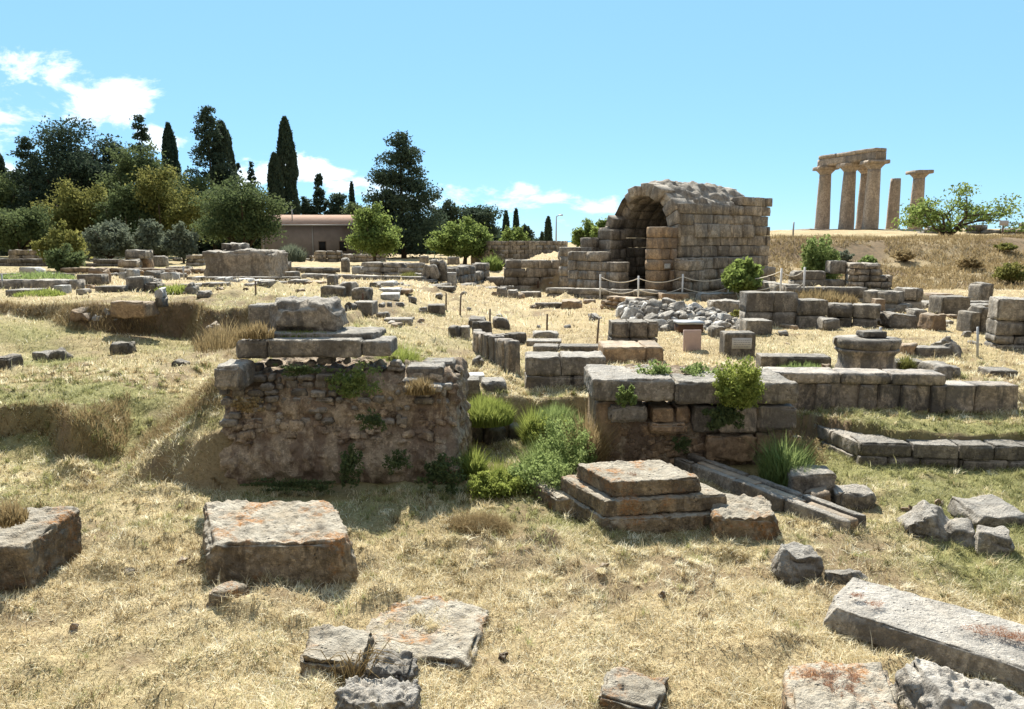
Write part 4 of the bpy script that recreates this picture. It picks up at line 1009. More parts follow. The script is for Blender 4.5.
# ---- heap of broken stones
def heap():
    rr = np.random.default_rng(42)
    ax_, ay = at(632, 336, 17.6)[0], 17.4
    bx_ = at(745, 336, 18.2)[0]
    def hh(x, y):
        u = (x - ax_) / (bx_ - ax_)
        crest = np.interp(u, [0, .08, .3, .55, .8, 1], [.16, .34, .44, .30, .22, .10])
        return crest * S(-.1, 2.3, y - ay) * (1 - .25 * S(2.5, 4.0, y - ay))
    # packed core that carries the stones
    gx, gy = np.meshgrid(np.linspace(ax_, bx_, 60), np.linspace(ay - .1, ay + 4.2, 60), indexing='xy')
    gz = H(gx, gy) + hh(gx, gy) - .16 + fbm2(gx, gy, 2.5, 3, 4) * .05
    i_, j_ = np.meshgrid(np.arange(59), np.arange(59), indexing='ij'); i_ = i_.ravel(); j_ = j_.ravel()
    Fq = np.stack([i_ * 60 + j_, i_ * 60 + j_ + 1, (i_ + 1) * 60 + j_ + 1, (i_ + 1) * 60 + j_], 1)
    mb = MB(); mb.add(np.stack([gx.ravel(), gy.ravel(), gz.ravel()], 1), Fq, -1)
    tag(mb.build('rubble_mound', EARTH), 'packed earth carrying the stone heap before the vaulted ruin', 'rubble mound', kind='stuff')
    for k in range(270):
        x = rr.uniform(ax_ + .05, bx_ - .05); y = ay + 3.6 * rr.random() ** 1.1
        m = rr.uniform(.10, .26) if rr.random() < .85 else rr.uniform(.28, .46)
        z = h1(x, y) + float(hh(x, y)) - m * .42 + rr.uniform(-.02, .10)
        V1, F1 = rockv(m, m * rr.uniform(.7, 1.1), m * rr.uniform(.5, .85), res=.09, bev=m * .08, seed=int(rr.integers(1e6)), amp=.012, freq=3, cuts=8, cutd=.2, maxn=4)
        mb = MB(); mb.add(rot(V1, rr.uniform(0, 6), rr.uniform(-.5, .5), rr.uniform(-.5, .5)), F1, rr.uniform(-1, 1.3))
        o = mb.build('rubble_stone', PALE if rr.random() < .22 else GREY, loc=(x, y, z), smooth=False)
        tag(o, 'broken grey stone in the rubble heap before the vaulted ruin', 'stone', 'stones of the rubble heap')
heap()

# ---- vaulted ruin
def vault():
    R0 = np.array((7.12, 31.8)); phi = rad(36)
    a = np.array((math.cos(phi), math.sin(phi))); s = np.array((-a[1], a[0]))
    root = empty('vaulted_ruin', (R0[0], R0[1], 0), 'large ruined stone barrel vault open at its left end, dominating the middle distance', 'ruin', rz=phi)
    z0 = h1(*R0) - .15
    Lw = 6.2; span = 4.1
    # local frame: x along the axis, y across (positive = left/back)
    mb = MB()
    masonry(mb, (0, .4), (Lw, .4), z0, lambda t: 3.98 if t < .68 else (4.42 if t > .70 else 4.1), .8, [.52, .42, .44, .50, .48, .42, .44, .45, .42, .42], (.7, 1.5), .25, .013, seed=901, gap=.014, bev=.022, jit=.04)
    mb.build('side_wall', FARTAN, root)
    mb = MB()
    masonry(mb, (-.3, .2), (Lw + .25, .2), z0, lambda t: z0 + 1.9 - .3 * t, .9, [.5, .45, .48, .46], (.7, 1.6), .25, .016, seed=902, gap=.014, bev=.025, jit=.06)
    mb.build('stepped_footing', FARTAN, root)
    mb = MB()
    masonry(mb, (.0, span + .62), (Lw, span + .62), z0, lambda t: 3.0, .8, [.45], (.7, 1.5), .3, .013, seed=903, gap=.014, bev=.022)
    mb.build('inner_wall', FARTAN, root)
    mb = MB()
    masonry(mb, (Lw - .3, .8), (Lw - .3, span + .2), z0, lambda t: 4.6 - 1.6 * abs(t - .5), .6, [.45], (.7, 1.3), .3, .013, seed=904, gap=.0, bev=.03)
    mb.build('back_wall', FARTAN, root)
    # barrel
    mb = MB(); rr = np.random.default_rng(12)
    cy, cz = (span + .8) / 2, 2.72; ri, ro = 1.85, 2.36
    nring, nv = 7, 13
    for k in range(nring):
        x0_, x1_ = Lw * .92 * k / nring, Lw * .92 * (k + 1) / nring
        if k == 0: x0_ = -.1
        for v in range(nv):
            t0, t1 = math.pi * v / nv, math.pi * (v + 1) / nv      # 0 = right (near) side
            if k == nring - 1 and (v < 4): continue
            if k == 0 and v in (9, 10): continue
            if k == 0 and v == 3: x0v = x0_ + .25
            else: x0v = x0_ + (rr.uniform(0, .4) if k == 0 and v > 4 else 0)
            rO = ro + rr.uniform(-.05, .10) + (.12 if v < 3 else 0); Vb = []
            for xx in (x0v + .01, x1_ - .01):
                for r_ in (ri + rr.uniform(-.02, .02), rO):
                    for tt in (t0 + .006, t1 - .006): Vb.append((xx + rr.uniform(-.01, .01), cy - r_ * math.cos(tt), cz + r_ * math.sin(tt)))
            Vb = np.array(Vb); F = np.array([(0, 1, 3, 2), (4, 6, 7, 5), (0, 4, 5, 1), (2, 3, 7, 6), (0, 2, 6, 4), (1, 5, 7, 3)])
            mb.add(Vb, F)
    o = mb.build('barrel_vault', FARTAN, root)
    md = o.modifiers.new('b', 'BEVEL'); md.width = .03; md.segments = 1
    # rough rubble skin on the extrados
    n1_, n2_ = 90, 60
    xx, tt = np.meshgrid(np.linspace(.5, Lw * .9, n1_), np.linspace(.42, math.pi * .92, n2_), indexing='ij')
    P = np.stack([xx.ravel(), cy - 2.44 * np.cos(tt.ravel()), cz + 2.44 * np.sin(tt.ravel())], 1)
    nz = fbm(P * 2.6, 3, 5) * .15
    edge = np.minimum(S(0, .1, (xx - .5) / Lw), S(0, .12, (Lw * .9 - xx) / Lw)).ravel() * S(.42, .6, tt).ravel()
    rr_ = 2.36 + .14 * edge + nz * (.3 + .7 * edge)
    P[:, 1] = cy - rr_ * np.cos(tt.ravel()); P[:, 2] = cz + rr_ * np.sin(tt.ravel())
    Q = P.copy(); Q[:, 1] = cy - 2.3 * np.cos(tt.ravel()); Q[:, 2] = cz + 2.3 * np.sin(tt.ravel())
    ii, jj = np.meshgrid(np.arange(n1_ - 1), np.arange(n2_ - 1), indexing='ij'); ii = ii.ravel(); jj = jj.ravel()
    Fq = np.stack([ii * n2_ + jj, ii * n2_ + jj + 1, (ii + 1) * n2_ + jj + 1, (ii + 1) * n2_ + jj], 1)
    mb = MB(); mb.add(P, Fq, -.2); mb.add(Q, Fq[:, ::-1], -.2); mb.build('rubble_skin', FARTAN, root)
    # front pier, left jamb
    def pierp(nm, x, y, w, d, zt, sd, mat=TAN):
        m_ = MB(); masonry(m_, (x, y), (x + w, y), z0, lambda t: zt, d, [.45], (.5, 1.0), .25, .016, seed=sd, gap=.014, bev=.03, jit=.05)
        m_.build(nm, mat, root)
    pierp('front_pier', -1.05, .55, .95, .95, 3.0, 905)
    pierp('front_pier_step', -.3, -.35, 1.0, .8, 1.95, 906, FARTAN)
    pierp('jamb', -.5, span + .1, .95, 1.0, 3.0, 907, FARTAN)
    pierp('jamb', -.9, span + .9, 1.2, .9, 2.6, 908, FARTAN)
    pierp('jamb', -1.2, span + 1.9, 1.2, 1.2, 2.2, 910, FARTAN)
    m_ = MB(); masonry(m_, (-1.4, 1.9), (-1.4, span + 1.2), z0, top_profile((0, 1.4), (.3, 1.8), (.6, 2.1), (1, 2.3)), .7, [.42], (.5, 1.0), .25, .016, seed=909, gap=.014, bev=.03)
    m_.build('front_wall', FARTAN, root)
    m_ = MB(); V1, F1 = rockv(.34, .04, .2, res=.1, bev=.01, amp=0); m_.add(V1 + np.array((-.75, .02, z0 + 1.45)), F1, 1); m_.build('plaque', PALE, root)
vault()

# ---- rope fence before the vault
def rope_fence():
    posts = [(600, 298), (638, 299), (682, 299), (728, 299), (780, 298), (803, 298)]
    pts = [gp(p[0], p[1] + 1) for p in posts]
    r_ = empty('rope_fence', pts[1], 'rope fence on grey metal posts in front of the vaulted ruin', 'fence')
    O = np.array(pts[1]); 
    for p in pts:
        mb = MB(); V1, F1 = tubev([np.array(p) - O - (0, 0, .1), np.array(p) - O + (0, 0, 1.05)], .035, 8); mb.add(V1, F1, 0); mb.build('post', PALEMETAL, r_)
    for hgt in (.95, .5):
        mb = MB()
        for a, b in zip(pts[:-1], pts[1:]):
            q = [np.array(a) * (1 - t) + np.array(b) * t - O + np.array((0, 0, hgt - .25 * 4 * t * (1 - t) * .8)) for t in np.linspace(0, 1, 9)]
            V1, F1 = tubev(q, .017, 5); mb.add(V1, F1)
        mb.build('rope', ROPE, r_)
rope_fence()
def stakes():
    for (px, yt, yb, lb, mat, lean) in [
        (256, 281, 297, 'thin stake in the field before the massive rubble core', WOOD, 0), (363, 293, 303, 'short brown stake beside the cluster of three blocks', BROWNPAINT, 0),
        (446, 293, 309, 'upright stake left of a pair in the centre field', WOOD, .02), (460, 295, 315, 'leaning stake right of a pair in the centre field', WOOD, .05),
        (490, 309, 326, 'slim pale stake rising behind the coping row', WOOD, 0), (547, 314, 334, 'dark stake behind the low stones left of the ivy-grown stack', BROWNPAINT, 0),
        (597, 318, 344, 'thick leaning stake just left of the ivy-grown stack', WOOD, .06), (393, 265, 273, 'far thin stake before the layered low wall', WOOD, 0),
        (538, 281, 290, 'tiny post on the kerb before the ashlar wall', BROWNPAINT, 0), (978, 327, 354, 'grey bent metal stake near the right edge ruin', STEEL, -.1),
        (184, 266, 279, 'little white post in the dark gap beside the massive core', STEEL, 0), (3, 274, 290, 'thin metal post at the left edge wall', STEEL, 0),
        (879, 327, 348, 'rope post standing on the round base', STEEL, 0), (848, 222, 236, 'thin fence pole on the temple hill crest left of the bush', STEEL, 0)]:
        x, y, z = gp(px, yb)
        if 'round base' in lb: x, y, z = at(px, yb, 12.3)
        if 'temple hill' in lb: x, y, z = at(793, 236, 56)
        h = at(px, yt, y)[2] - z
        w = max(.022, y * .0011)
        mb = MB(); V1, F1 = tubev([(0, 0, -.1), (lean * h * .5, 0, h * .5), (lean * h + .003, .0, h)], [w, w, w * .9], 7); mb.add(V1, F1, 0)
        o = mb.build('stake', mat, loc=(x, y, z)); tag(o, lb, 'stake', 'stakes and posts in the fields')
stakes()

# ---- round base on the coping
def round_base():
    x, y, z = at(865, 370, 11.35)
    r_ = empty('pedestal', (x, y, z), 'carved grey pedestal with flaring top on the panel wall, right', 'pedestal')
    s_ = y / FPX
    prof = [(0, -.02), (.43, -.02), (.43, .05), (.40, .09), (.39, .24), (.42, .29), (.45, .31), (.45, .345), (0, .345)]
    prof = [(p, q) for p, q in prof]
    n = 40; V1 = []; F1 = []
    for (r, h) in prof[1:-1]:
        for k in range(n):
            t = 2 * math.pi * k / n; c, s = math.cos(t), math.sin(t)
            q = (abs(c) ** 2.6 + abs(s) ** 2.6) ** (-1 / 2.6)
            V1.append((r * c * q, r * s * q * .8, h))
    m_ = len(prof) - 2
    for i_ in range(m_ - 1):
        for k in range(n): F1.append((i_ * n + k, i_ * n + (k + 1) % n, (i_ + 1) * n + (k + 1) % n, (i_ + 1) * n + k))
    V1 = np.array(V1); V1 = np.vstack([V1, (0, 0, .345)]); T = np.array([(len(V1) - 1, (m_ - 1) * n + k, (m_ - 1) * n + (k + 1) % n) for k in range(n)])
    mb = MB(); mb.add(V1, [np.array(F1), T], 0); mb.build('body', ORTHO, r_)
    for k_, (a0, a1) in enumerate(((math.pi * .02, math.pi * .98), (math.pi * 1.02, math.pi * 1.62), (math.pi * 1.64, math.pi * 1.98))):
        tt = np.linspace(a0, a1, 14); V2 = []
        for t in tt:
            for (r, h) in ((.05, .347), (.43, .347), (.46, .36), (.50, .42 + .02 * k_), (.49, .50), (.05, .50)):
                q = 1 + .02 * math.sin(t * 9 + k_)
                V2.append((r * q * math.cos(t), r * q * math.sin(t) * .82, h))
        F2 = [(i_ * 6 + j_, (i_ + 1) * 6 + j_, (i_ + 1) * 6 + (j_ + 1) % 6, i_ * 6 + (j_ + 1) % 6) for i_ in range(13) for j_ in range(6)]
        F2 += [(5, 4, 3, 2), (5, 2, 1, 0), (78, 79, 80, 83), (83, 80, 81, 82)]
        mb = MB(); mb.add(np.array(V2), np.array(F2)); mb.build('upper_ring_segment', GREY, r_)
    for nm, w, d, h, ox, oy, oz in (('small_block', .36, .3, .10, .10, .1, .503),):
        V1, F1 = rockv(w, d, h, res=.04, bev=.02, seed=nseed(), amp=.012, freq=4, cuts=3, cutd=.08)
        mb = MB(); mb.add(V1 + np.array((ox, oy, oz)), F1); mb.build(nm, GREY, r_, smooth=True)
round_base()

# ---- information stones
def signs():
    x, y, z = gp(692, 352)
    mb = MB(); h = at(692, 330, y)[2] - z; V1, F1 = rockv(.34, .05, h + .05, res=.1, bev=.006, amp=.001); V1[:, 2] -= .05; mb.add(V1, F1, 0)
    o = mb.build('pink_panel', PINK, loc=(x, y, z), smooth=False); o.rotation_euler = (rad(-4), 0, rad(4)); tag(o, 'pinkish blank upright panel standing in the dry grass', 'panel')
    x, y, z = gp(740, 357)
    r_ = empty('inscribed_stone', (x, y, z), 'squared grey block carrying a light plaque with a small worn text', 'inscribed stone')
    w = 31 * y / FPX; h = at(740, 333, y)[2] - z
    mb = MB(); V1, F1 = rockv(w, .4, h + .05, res=.05, bev=.02, seed=4, amp=.008, freq=4); V1[:, 2] -= .05; V1[:, 1] += .2; mb.add(V1, F1, 0); mb.build('block', DARKBLOCK, r_, smooth=True)
    mb = MB(); V1, F1 = boxv(-.16, .2, -.012, .02, h - .29, h - .09); mb.add(V1, F1, 0); pl = mb.build('plaque', PLAQUE, r_)
    mb = MB(); rr = np.random.default_rng(3)
    for k in range(4):
        u = -.13
        while u < .16:
            l = rr.uniform(.015, .05); V1, F1 = boxv(u, u + l, -.014, -.0122, h - .135 - k * .04, h - .127 - k * .04); mb.add(V1, F1, 0); u += l + .012
    mb.build('lettering', INK, pl)
    x, y, z = gp(691, 334)
    r_ = empty('low_bench', (x, y, z), 'low dark brown box with a grey lid at the foot of the rubble heap', 'box')
    w = 24 * y / FPX
    mb = MB(); V1, F1 = boxv(-w / 2, w / 2, 0, .5, 0, .2); mb.add(V1, F1, 0); mb.build('box', BROWNPAINT, r_)
    mb = MB(); V1, F1 = boxv(-w / 2 - .03, w / 2 + .03, -.03, .53, .203, .25); mb.add(V1, F1, 0); mb.build('lid', STEEL, r_)
    # sign on the hill
    x, y, z = at(1002, 237, 60); z = h1(x, y)
    r_ = empty('hill_sign', (x, y, z), 'small sign board on a single post on the temple hill', 'sign')
    mb = MB(); V1, F1 = tubev([(0, 0, -.1), (0, 0, 1.2)], .06, 8); mb.add(V1, F1, 0); mb.build('post', WOOD, r_)
    mb = MB(); V1, F1 = boxv(-.36, .36, -.09, -.065, .95, 1.35); mb.add(V1, F1, 0); mb.build('board', PLAQUE, r_)
    # low stub near the spreading tree
    x, y, z = at(941, 232, 66); z = h1(x, y)
    mb = MB(); V1, F1 = tubev([(0, 0, -.1), (0, 0, .5), (0, 0, .75)], [.16, .15, .1], 10); mb.add(V1, F1, 0)
    tag(mb.build('dark_bollard', BROWNPAINT, loc=(x, y, z)), 'short dark bollard just left of the spreading tree trunk on the hill', 'bollard')
    # green frame
    x, y, z = gp(431, 260)
    mb = MB(); V1, F1 = tubev([(-.3, 0, -.1), (-.3, 0, .85), (.33, 0, .85), (.33, 0, -.1)], .035, 6); mb.add(V1, F1, 0)
    tag(mb.build('metal_frame', GREENPAINT, loc=(x, y, z)), 'small green metal hoop frame before the dark conifer', 'frame')
    # lamp pole
    x, y, z = at(556, 256, 70)
    r_ = empty('lamp_pole', (x, y, z - 1), 'distant slim lamp pole in front of the sea', 'lamp pole')
    mb = MB(); V1, F1 = tubev([(0, 0, 0), (0, 0, 4.6)], [.10, .05], 8); mb.add(V1, F1, 0); mb.build('pole', STEEL, r_)
    mb = MB(); V1, F1 = tubev([(0, 0, 4.6), (.25, 0, 4.75), (.6, 0, 4.75)], [.05, .05, .08], 8); mb.add(V1, F1, 0); mb.build('lamp_head', STEEL, r_)
signs()

# ---- temple
def column_parts(root, lx, ly, r, hgt, cap=True, stump=False, z=0):
    n, m = 40, 14; V1 = []; F1 = []
    for i_ in range(m + 1):
        t = i_ / m; rr = r * (1 - .24 * t ** 1.25)
        for k in range(n):
            a_ = 2 * math.pi * k / n
            fl = 1 - .06 * abs(math.cos(a_ * 10))
            er = 1 + .035 * float(noise3(np.array([[math.cos(a_) * 1.5 + lx, math.sin(a_) * 1.5, t * 6 + ly]]), 3)[0])
            V1.append((rr * fl * er * math.cos(a_), rr * fl * er * math.sin(a_), t * hgt))
    for i_ in range(m):
        for k in range(n): F1.append((i_ * n + k, i_ * n + (k + 1) % n, (i_ + 1) * n + (k + 1) % n, (i_ + 1) * n + k))
    V1 = np.array(V1); V1 = np.vstack([V1, (0, 0, hgt - (.1 if stump else 0))])
    T = np.array([(len(V1) - 1, m * n + k, m * n + (k + 1) % n) for k in range(n)])
    mb = MB(); mb.add(V1 + np.array((lx, ly, z)), [np.array(F1), T], 0)
    sh = mb.build('shaft', TEMPLE, root)
    if cap:
        mb = MB(); prof = [(.76, 0), (.80, .12), (1.05, .36), (1.22, .50), (1.2, .56)]
        V2 = []; F2 = []
        for (q, h) in prof:
            for k in range(24): a_ = 2 * math.pi * k / 24; V2.append((r * q * math.cos(a_), r * q * math.sin(a_), h))
        for i_ in range(len(prof) - 1):
            for k in range(24): F2.append((i_ * 24 + k, i_ * 24 + (k + 1) % 24, (i_ + 1) * 24 + (k + 1) % 24, (i_ + 1) * 24 + k))
        mb.add(np.array(V2) + np.array((lx, ly, z + hgt - .02)), np.array(F2), 0)
        V3, F3 = rockv(r * 2.7, r * 2.7, .42, res=.5, bev=.05, seed=nseed(), amp=.03, freq=1, cuts=2, cutd=.05)
        mb.add(V3 + np.array((lx, ly, z + hgt + .53)), F3, 0); mb.build('capital', TEMPLE, root)
    return sh
def temple():
    zt = at(870, 229, 85)[2]
    def P(px, Yv): return np.array(at(px, 229, Yv))
    base = P(866, 86); O = np.array((base[0], base[1], zt))
    r_ = empty('temple_ruin', tuple(O), 'ruined temple corner: four columns carrying a stone beam on the hill', 'temple')
    c1, c2, c3 = P(870, 85), P(846, 88.5), P(822, 92); c4 = P(863, 91)
    for c in (c1, c2, c3, c4):
        cr = empty('column', (0, 0, 0), None, None); cr.parent = r_; cr.location = (c[0] - O[0], c[1] - O[1], 0)
        column_parts(cr, 0, 0, .87, 6.55)
    def beam(p, q, zz, h, w, n, sd):
        m_ = MB(); d = (q - p)[:2]; L_ = np.linalg.norm(d); ang = math.atan2(d[1], d[0])
        for k in range(n):
            V1, F1 = rockv(L_ / n - .03, w, h, res=.35, bev=.04, seed=sd + k, amp=.035, freq=.9, cuts=0)
            V1[:, 0] += L_ * (k + .5) / n; V1 = rot(V1, ang); V1 += np.array((p[0] - O[0], p[1] - O[1], zz)); m_.add(V1, F1)
        m_.build('architrave', TEMPLE, r_, smooth=True)
    e = (c3 - c1) / np.linalg.norm(c3 - c1)
    beam(c1 - e * .9, c3 + e * .7, 7.5, .85, 1.45, 2, 400); beam(c1 - e * .8, c3 + e * .5, 8.36, .42, 1.6, 3, 430)
    e2 = (c4 - c1) / np.linalg.norm(c4 - c1)
    beam(c1 + e2 * .9, c4 + e2 * .8, 7.5, 1.1, 1.3, 2, 410)
    m_ = MB()
    V1, F1 = rockv(9.5, 12, .5, res=1.0, bev=.08, seed=7, amp=.08, freq=.8, cuts=2, cutd=.02); V1 += np.array((-2.2, 4.6, -.5)); m_.add(V1, F1)
    V1, F1 = rockv(12, 13.5, .5, res=1.0, bev=.08, seed=8, amp=.1, freq=.8, cuts=2, cutd=.02); V1 += np.array((-1.6, 4.6, -.95)); m_.add(V1, F1)
    m_.build('platform', TEMPLE, r_, smooth=True)
    # stump and lone column
    c = P(892, 90); rt = empty('broken_column', (c[0], c[1], zt - .25), 'topless tapering column standing alone between the temple corner and the lone capital', 'column')
    column_parts(rt, 0, 0, .72, 6.2, cap=False, stump=True)
    c = P(915, 92); rt = empty('lone_column', (c[0], c[1], zt - .2), 'single column with its capital standing right of the temple corner', 'column')
    column_parts(rt, 0, 0, .84, 6.3)
    for i_, (px, yt, yb, w) in enumerate(((898, 232, 236, 16), (945, 229, 233, 10))):
        pass
    x, y, z = at(895, 233, 86)
    V1, F1 = rockv(9, 3, .6, res=.8, bev=.1, seed=12, amp=.1, freq=.8, cuts=3, cutd=.05); m_ = MB(); m_.add(V1, F1)
    tag(m_.build('foundation_blocks', TEMPLE, loc=(x + 1, y + 4, zt - .75), smooth=True), 'low foundation under the broken and the lone column', 'foundation')
    # ruin at the far right on the hill
    px_wall('hill_ruin', 'dark low ruined walls on the hill crest, right of the spreading tree', 965, 1000, (226, 228), (240, 240), 2.0, DARKBLOCK, .5, (.8, 2.0), Y0=72, Y1=70, prof=top_profile((0, .8), (.3, 1), (.5, .7), (.8, .9), (1, .7)), res=.5, amp=.12)
    px_wall('hill_ruin', 'higher grey ruined wall rising at the right end of the hill crest', 1000, 1040, (229, 218), (238, 238), 2.0, DARKBLOCK, .5, (.8, 2.0), Y0=70, Y1=66, res=.5, amp=.12)
    px_wall('hill_ruin', 'small stone heap on the crest right under the spreading tree', 925, 948, (229, 228), (236, 236), 1.5, DARKBLOCK, .5, (.8, 1.6), Y0=72, Y1=72, res=.5, amp=.12)
temple()

# ---- roofed building and curved wall
def building():
    Yb = 82
    a = at(262, 259, Yb); b = at(356, 259, Yb); z0 = a[2] - .5
    zt = at(300, 224, Yb)[2]; r_ = empty('stone_building', (a[0], Yb, z0), 'long low building with a red tiled roof behind the ruins, left', 'building')
    w = b[0] - a[0]; h = zt - z0
    tw = plain('bricky_plaster', (.25, .215, .20), .9, 0, .3, 1.6)
    mb = MB(); V1, F1 = boxv(0, w, 0, 7, 0, h); mb.add(V1, F1, 0); mb.build('wall', tw, r_)
    roofm, nt, bs, _ = newmat('clay_tiles'); N = NT(nt); g = N.n('ShaderNodeNewGeometry')
    c = N.mix(N.noise(g.outputs['Position'], 1.6, 6, .7), (.38, .22, .15), (.62, .47, .37)); N.l(c, bs.inputs['Base Color'])
    n = 90; m_ = MB(); xs_ = np.linspace(-.5, w + .4, n * 4 + 1); wave = .12 * np.abs(np.sin(np.linspace(0, n * math.pi, n * 4 + 1)))
    rise = 1.0
    P1 = np.stack([xs_, np.full_like(xs_, -.5), h - .05 + wave], 1); P2 = np.stack([xs_, np.full_like(xs_, 3.5), h + rise + wave], 1); P3 = np.stack([xs_, np.full_like(xs_, 7.5), h - .05 + wave], 1)
    k = len(xs_); V1 = np.vstack([P1, P2, P3, P1 - (0, 0, .16), P2 - (0, 0, .16), P3 - (0, 0, .16)])
    q = np.arange(k - 1)
    F = [np.stack([q, q + 1, q + 1 + k, q + k], 1), np.stack([q + k, q + 1 + k, q + 1 + 2 * k, q + 2 * k], 1),
         np.stack([q + 3 * k, q + 4 * k, q + 4 * k + 1, q + 3 * k + 1], 1), np.stack([q + 4 * k, q + 5 * k, q + 5 * k + 1, q + 4 * k + 1], 1),
         np.stack([q, q + 3 * k, q + 3 * k + 1, q + 1], 1)]
    m_.add(V1, F, 0); rf = m_.build('roof', roofm, r_)
    V1 = np.array([(0, 0, h), (0, 7, h), (0, 3.5, h + rise - .16), (w, 0, h), (w, 7, h), (w, 3.5, h + rise - .16)]); m_ = MB(); m_.add(V1, [np.array([(0, 2, 1), (3, 4, 5)])], 0); m_.build('gable', tw, r_)
    m_ = MB(); V1, F1 = tubev([(3.2, 1.0, h), (3.2, 1.0, h + 1.9)], .07, 8); m_.add(V1, F1, 0); m_.build('vent_pipe', PLAQUE, rf)
    for px in (322.5, 343):
        c = at(px, 247, Yb); x = c[0] - a[0]; zz = at(px, 251, Yb)[2] - z0
        fr = MB()
        for q_ in (boxv(x - .42, x + .42, -.05, -.003, zz - .06, zz), boxv(x - .42, x + .42, -.05, -.003, zz + 1.0, zz + 1.06), boxv(x - .42, x - .36, -.05, -.003, zz + .003, zz + .997), boxv(x + .36, x + .42, -.05, -.003, zz + .003, zz + .997)): fr.add(*q_, 0)
        wf = fr.build('window', WOOD, r_)
        pn = MB(); pn.add(*boxv(x - .355, x + .355, -.03, -.004, zz + .004, zz + .996), 0); pn.build('pane', DARK, wf)
    m_ = MB(); V1, F1 = tubev([(-.4, -.62, h - .12), (w + .3, -.62, h - .12)], .07, 6); m_.add(V1, F1, 0); m_.build('gutter', STEEL, r_)
    for gx_ in (.3, w * .55): m_ = MB(); V1, F1 = tubev([(gx_, -.10, h - .15), (gx_, -.10, .2)], .05, 6); m_.add(V1, F1, 0); m_.build('downpipe', STEEL, r_)
    # curved wall
    x, y, z = at(520, 262, 62); z -= .3
    r_ = empty('round_ruin', (x, y, z), 'curved flat-topped stone wall with dark openings, centre distance', 'ruin')
    R = 3.6 ; m_ = MB(); zt = at(520, 241, 58)[2] - z
    nz_ = 20; 
    for k in range(6):
        for i_ in range(nz_):
            t0 = math.pi + math.pi * (i_ + .5 * (k % 2)) / nz_ ; tm = t0 + math.pi / nz_ / 2
            X_ = R * math.cos(tm)
            if k in (1, 2, 3) and (-2.35 < X_ < -1.5 or -1.05 < X_ < -.72): continue
            hh = zt / 6
            rr0 = R * 1.0
            V1, F1 = rockv(math.pi * R / nz_ * 1.0, .6, hh, res=.3, bev=.012, seed=nseed(), amp=.014, freq=1.4, cuts=1, cutd=.04, maxn=3)
            V1 = rot(V1, tm + math.pi / 2); V1 += np.array((R * math.cos(tm), R * math.sin(tm) * 1.0, k * hh)); m_.add(V1, F1, random.uniform(-.4, .4))
    m_.build('curved_wall', FARTAN, r_, smooth=True)
    m_ = MB(); V1, F1 = boxv(-3.2, 3.2, .1, .6, 0, zt * .97); m_.add(V1, F1, 0); m_.build('rear_wall', FARTAN, r_)
    m_ = MB(); V1, F1 = rockv(.9, 1.2, zt * 1.08, res=.3, bev=.1, seed=2, amp=.08, freq=1, cuts=3, cutd=.1); V1 += np.array((-3.55, -.3, 0)); m_.add(V1, F1); m_.build('corner_stump', FARTAN, r_, smooth=True)
building()

# ------------------------------------------------------------------ vegetation
def leaves(C, size, rng, up=0.0, aspect=1.6):
    """C (n,3) centres -> quads facing anywhere"""
    n = len(C)
    a = rng.normal(size=(n, 3)); a[:, 2] += up * 2; a /= np.linalg.norm(a, axis=1, keepdims=True)
    b = rng.normal(size=(n, 3)); b -= (b * a).sum(1, keepdims=True) * a; b /= np.linalg.norm(b, axis=1, keepdims=True)
    s = np.asarray(size) * rng.uniform(.6, 1.3, n)
    A = a * (s * aspect / 2)[:, None]; B = b * (s / 2)[:, None]
    V = np.stack([C - A, C + B * .9, C + A, C - B * .9], 1).reshape(-1, 3)
    F = np.arange(4 * n).reshape(-1, 4)
    return V, F
def blades(P, length, width, lean, rng, bend=.3):
    """grass blades: P (n,3) roots; lean 0 = upright, 1 = lying"""
    n = len(P); th = rng.uniform(0, 2 * math.pi, n); d = np.stack([np.cos(th), np.sin(th), np.zeros(n)], 1)
    ln = np.asarray(lean) * np.ones(n); up = np.sqrt(np.clip(1 - ln ** 2, .0, 1)); L_ = np.asarray(length) * np.ones(n)
    sd = np.stack([-np.sin(th + rng.uniform(-1, 1, n)), np.cos(th + rng.uniform(-1, 1, n)), np.zeros(n)], 1) * (np.asarray(width) * np.ones(n) / 2)[:, None]
    mid = P + d * (ln * L_ * .45)[:, None]; mid[:, 2] += up * L_ * .55
    tip = P + d * ((ln * (1 + bend)) * L_)[:, None]; tip[:, 2] += up * L_ * .95 - ln * L_ * .02
    V = np.stack([P - sd, P + sd, mid + sd * .7, mid - sd * .7, tip], 1).reshape(-1, 3)
    k = np.arange(n)[:, None] * 5
    return V, [k + np.array([[0, 1, 2, 3]]), k + np.array([[3, 2, 4]])]

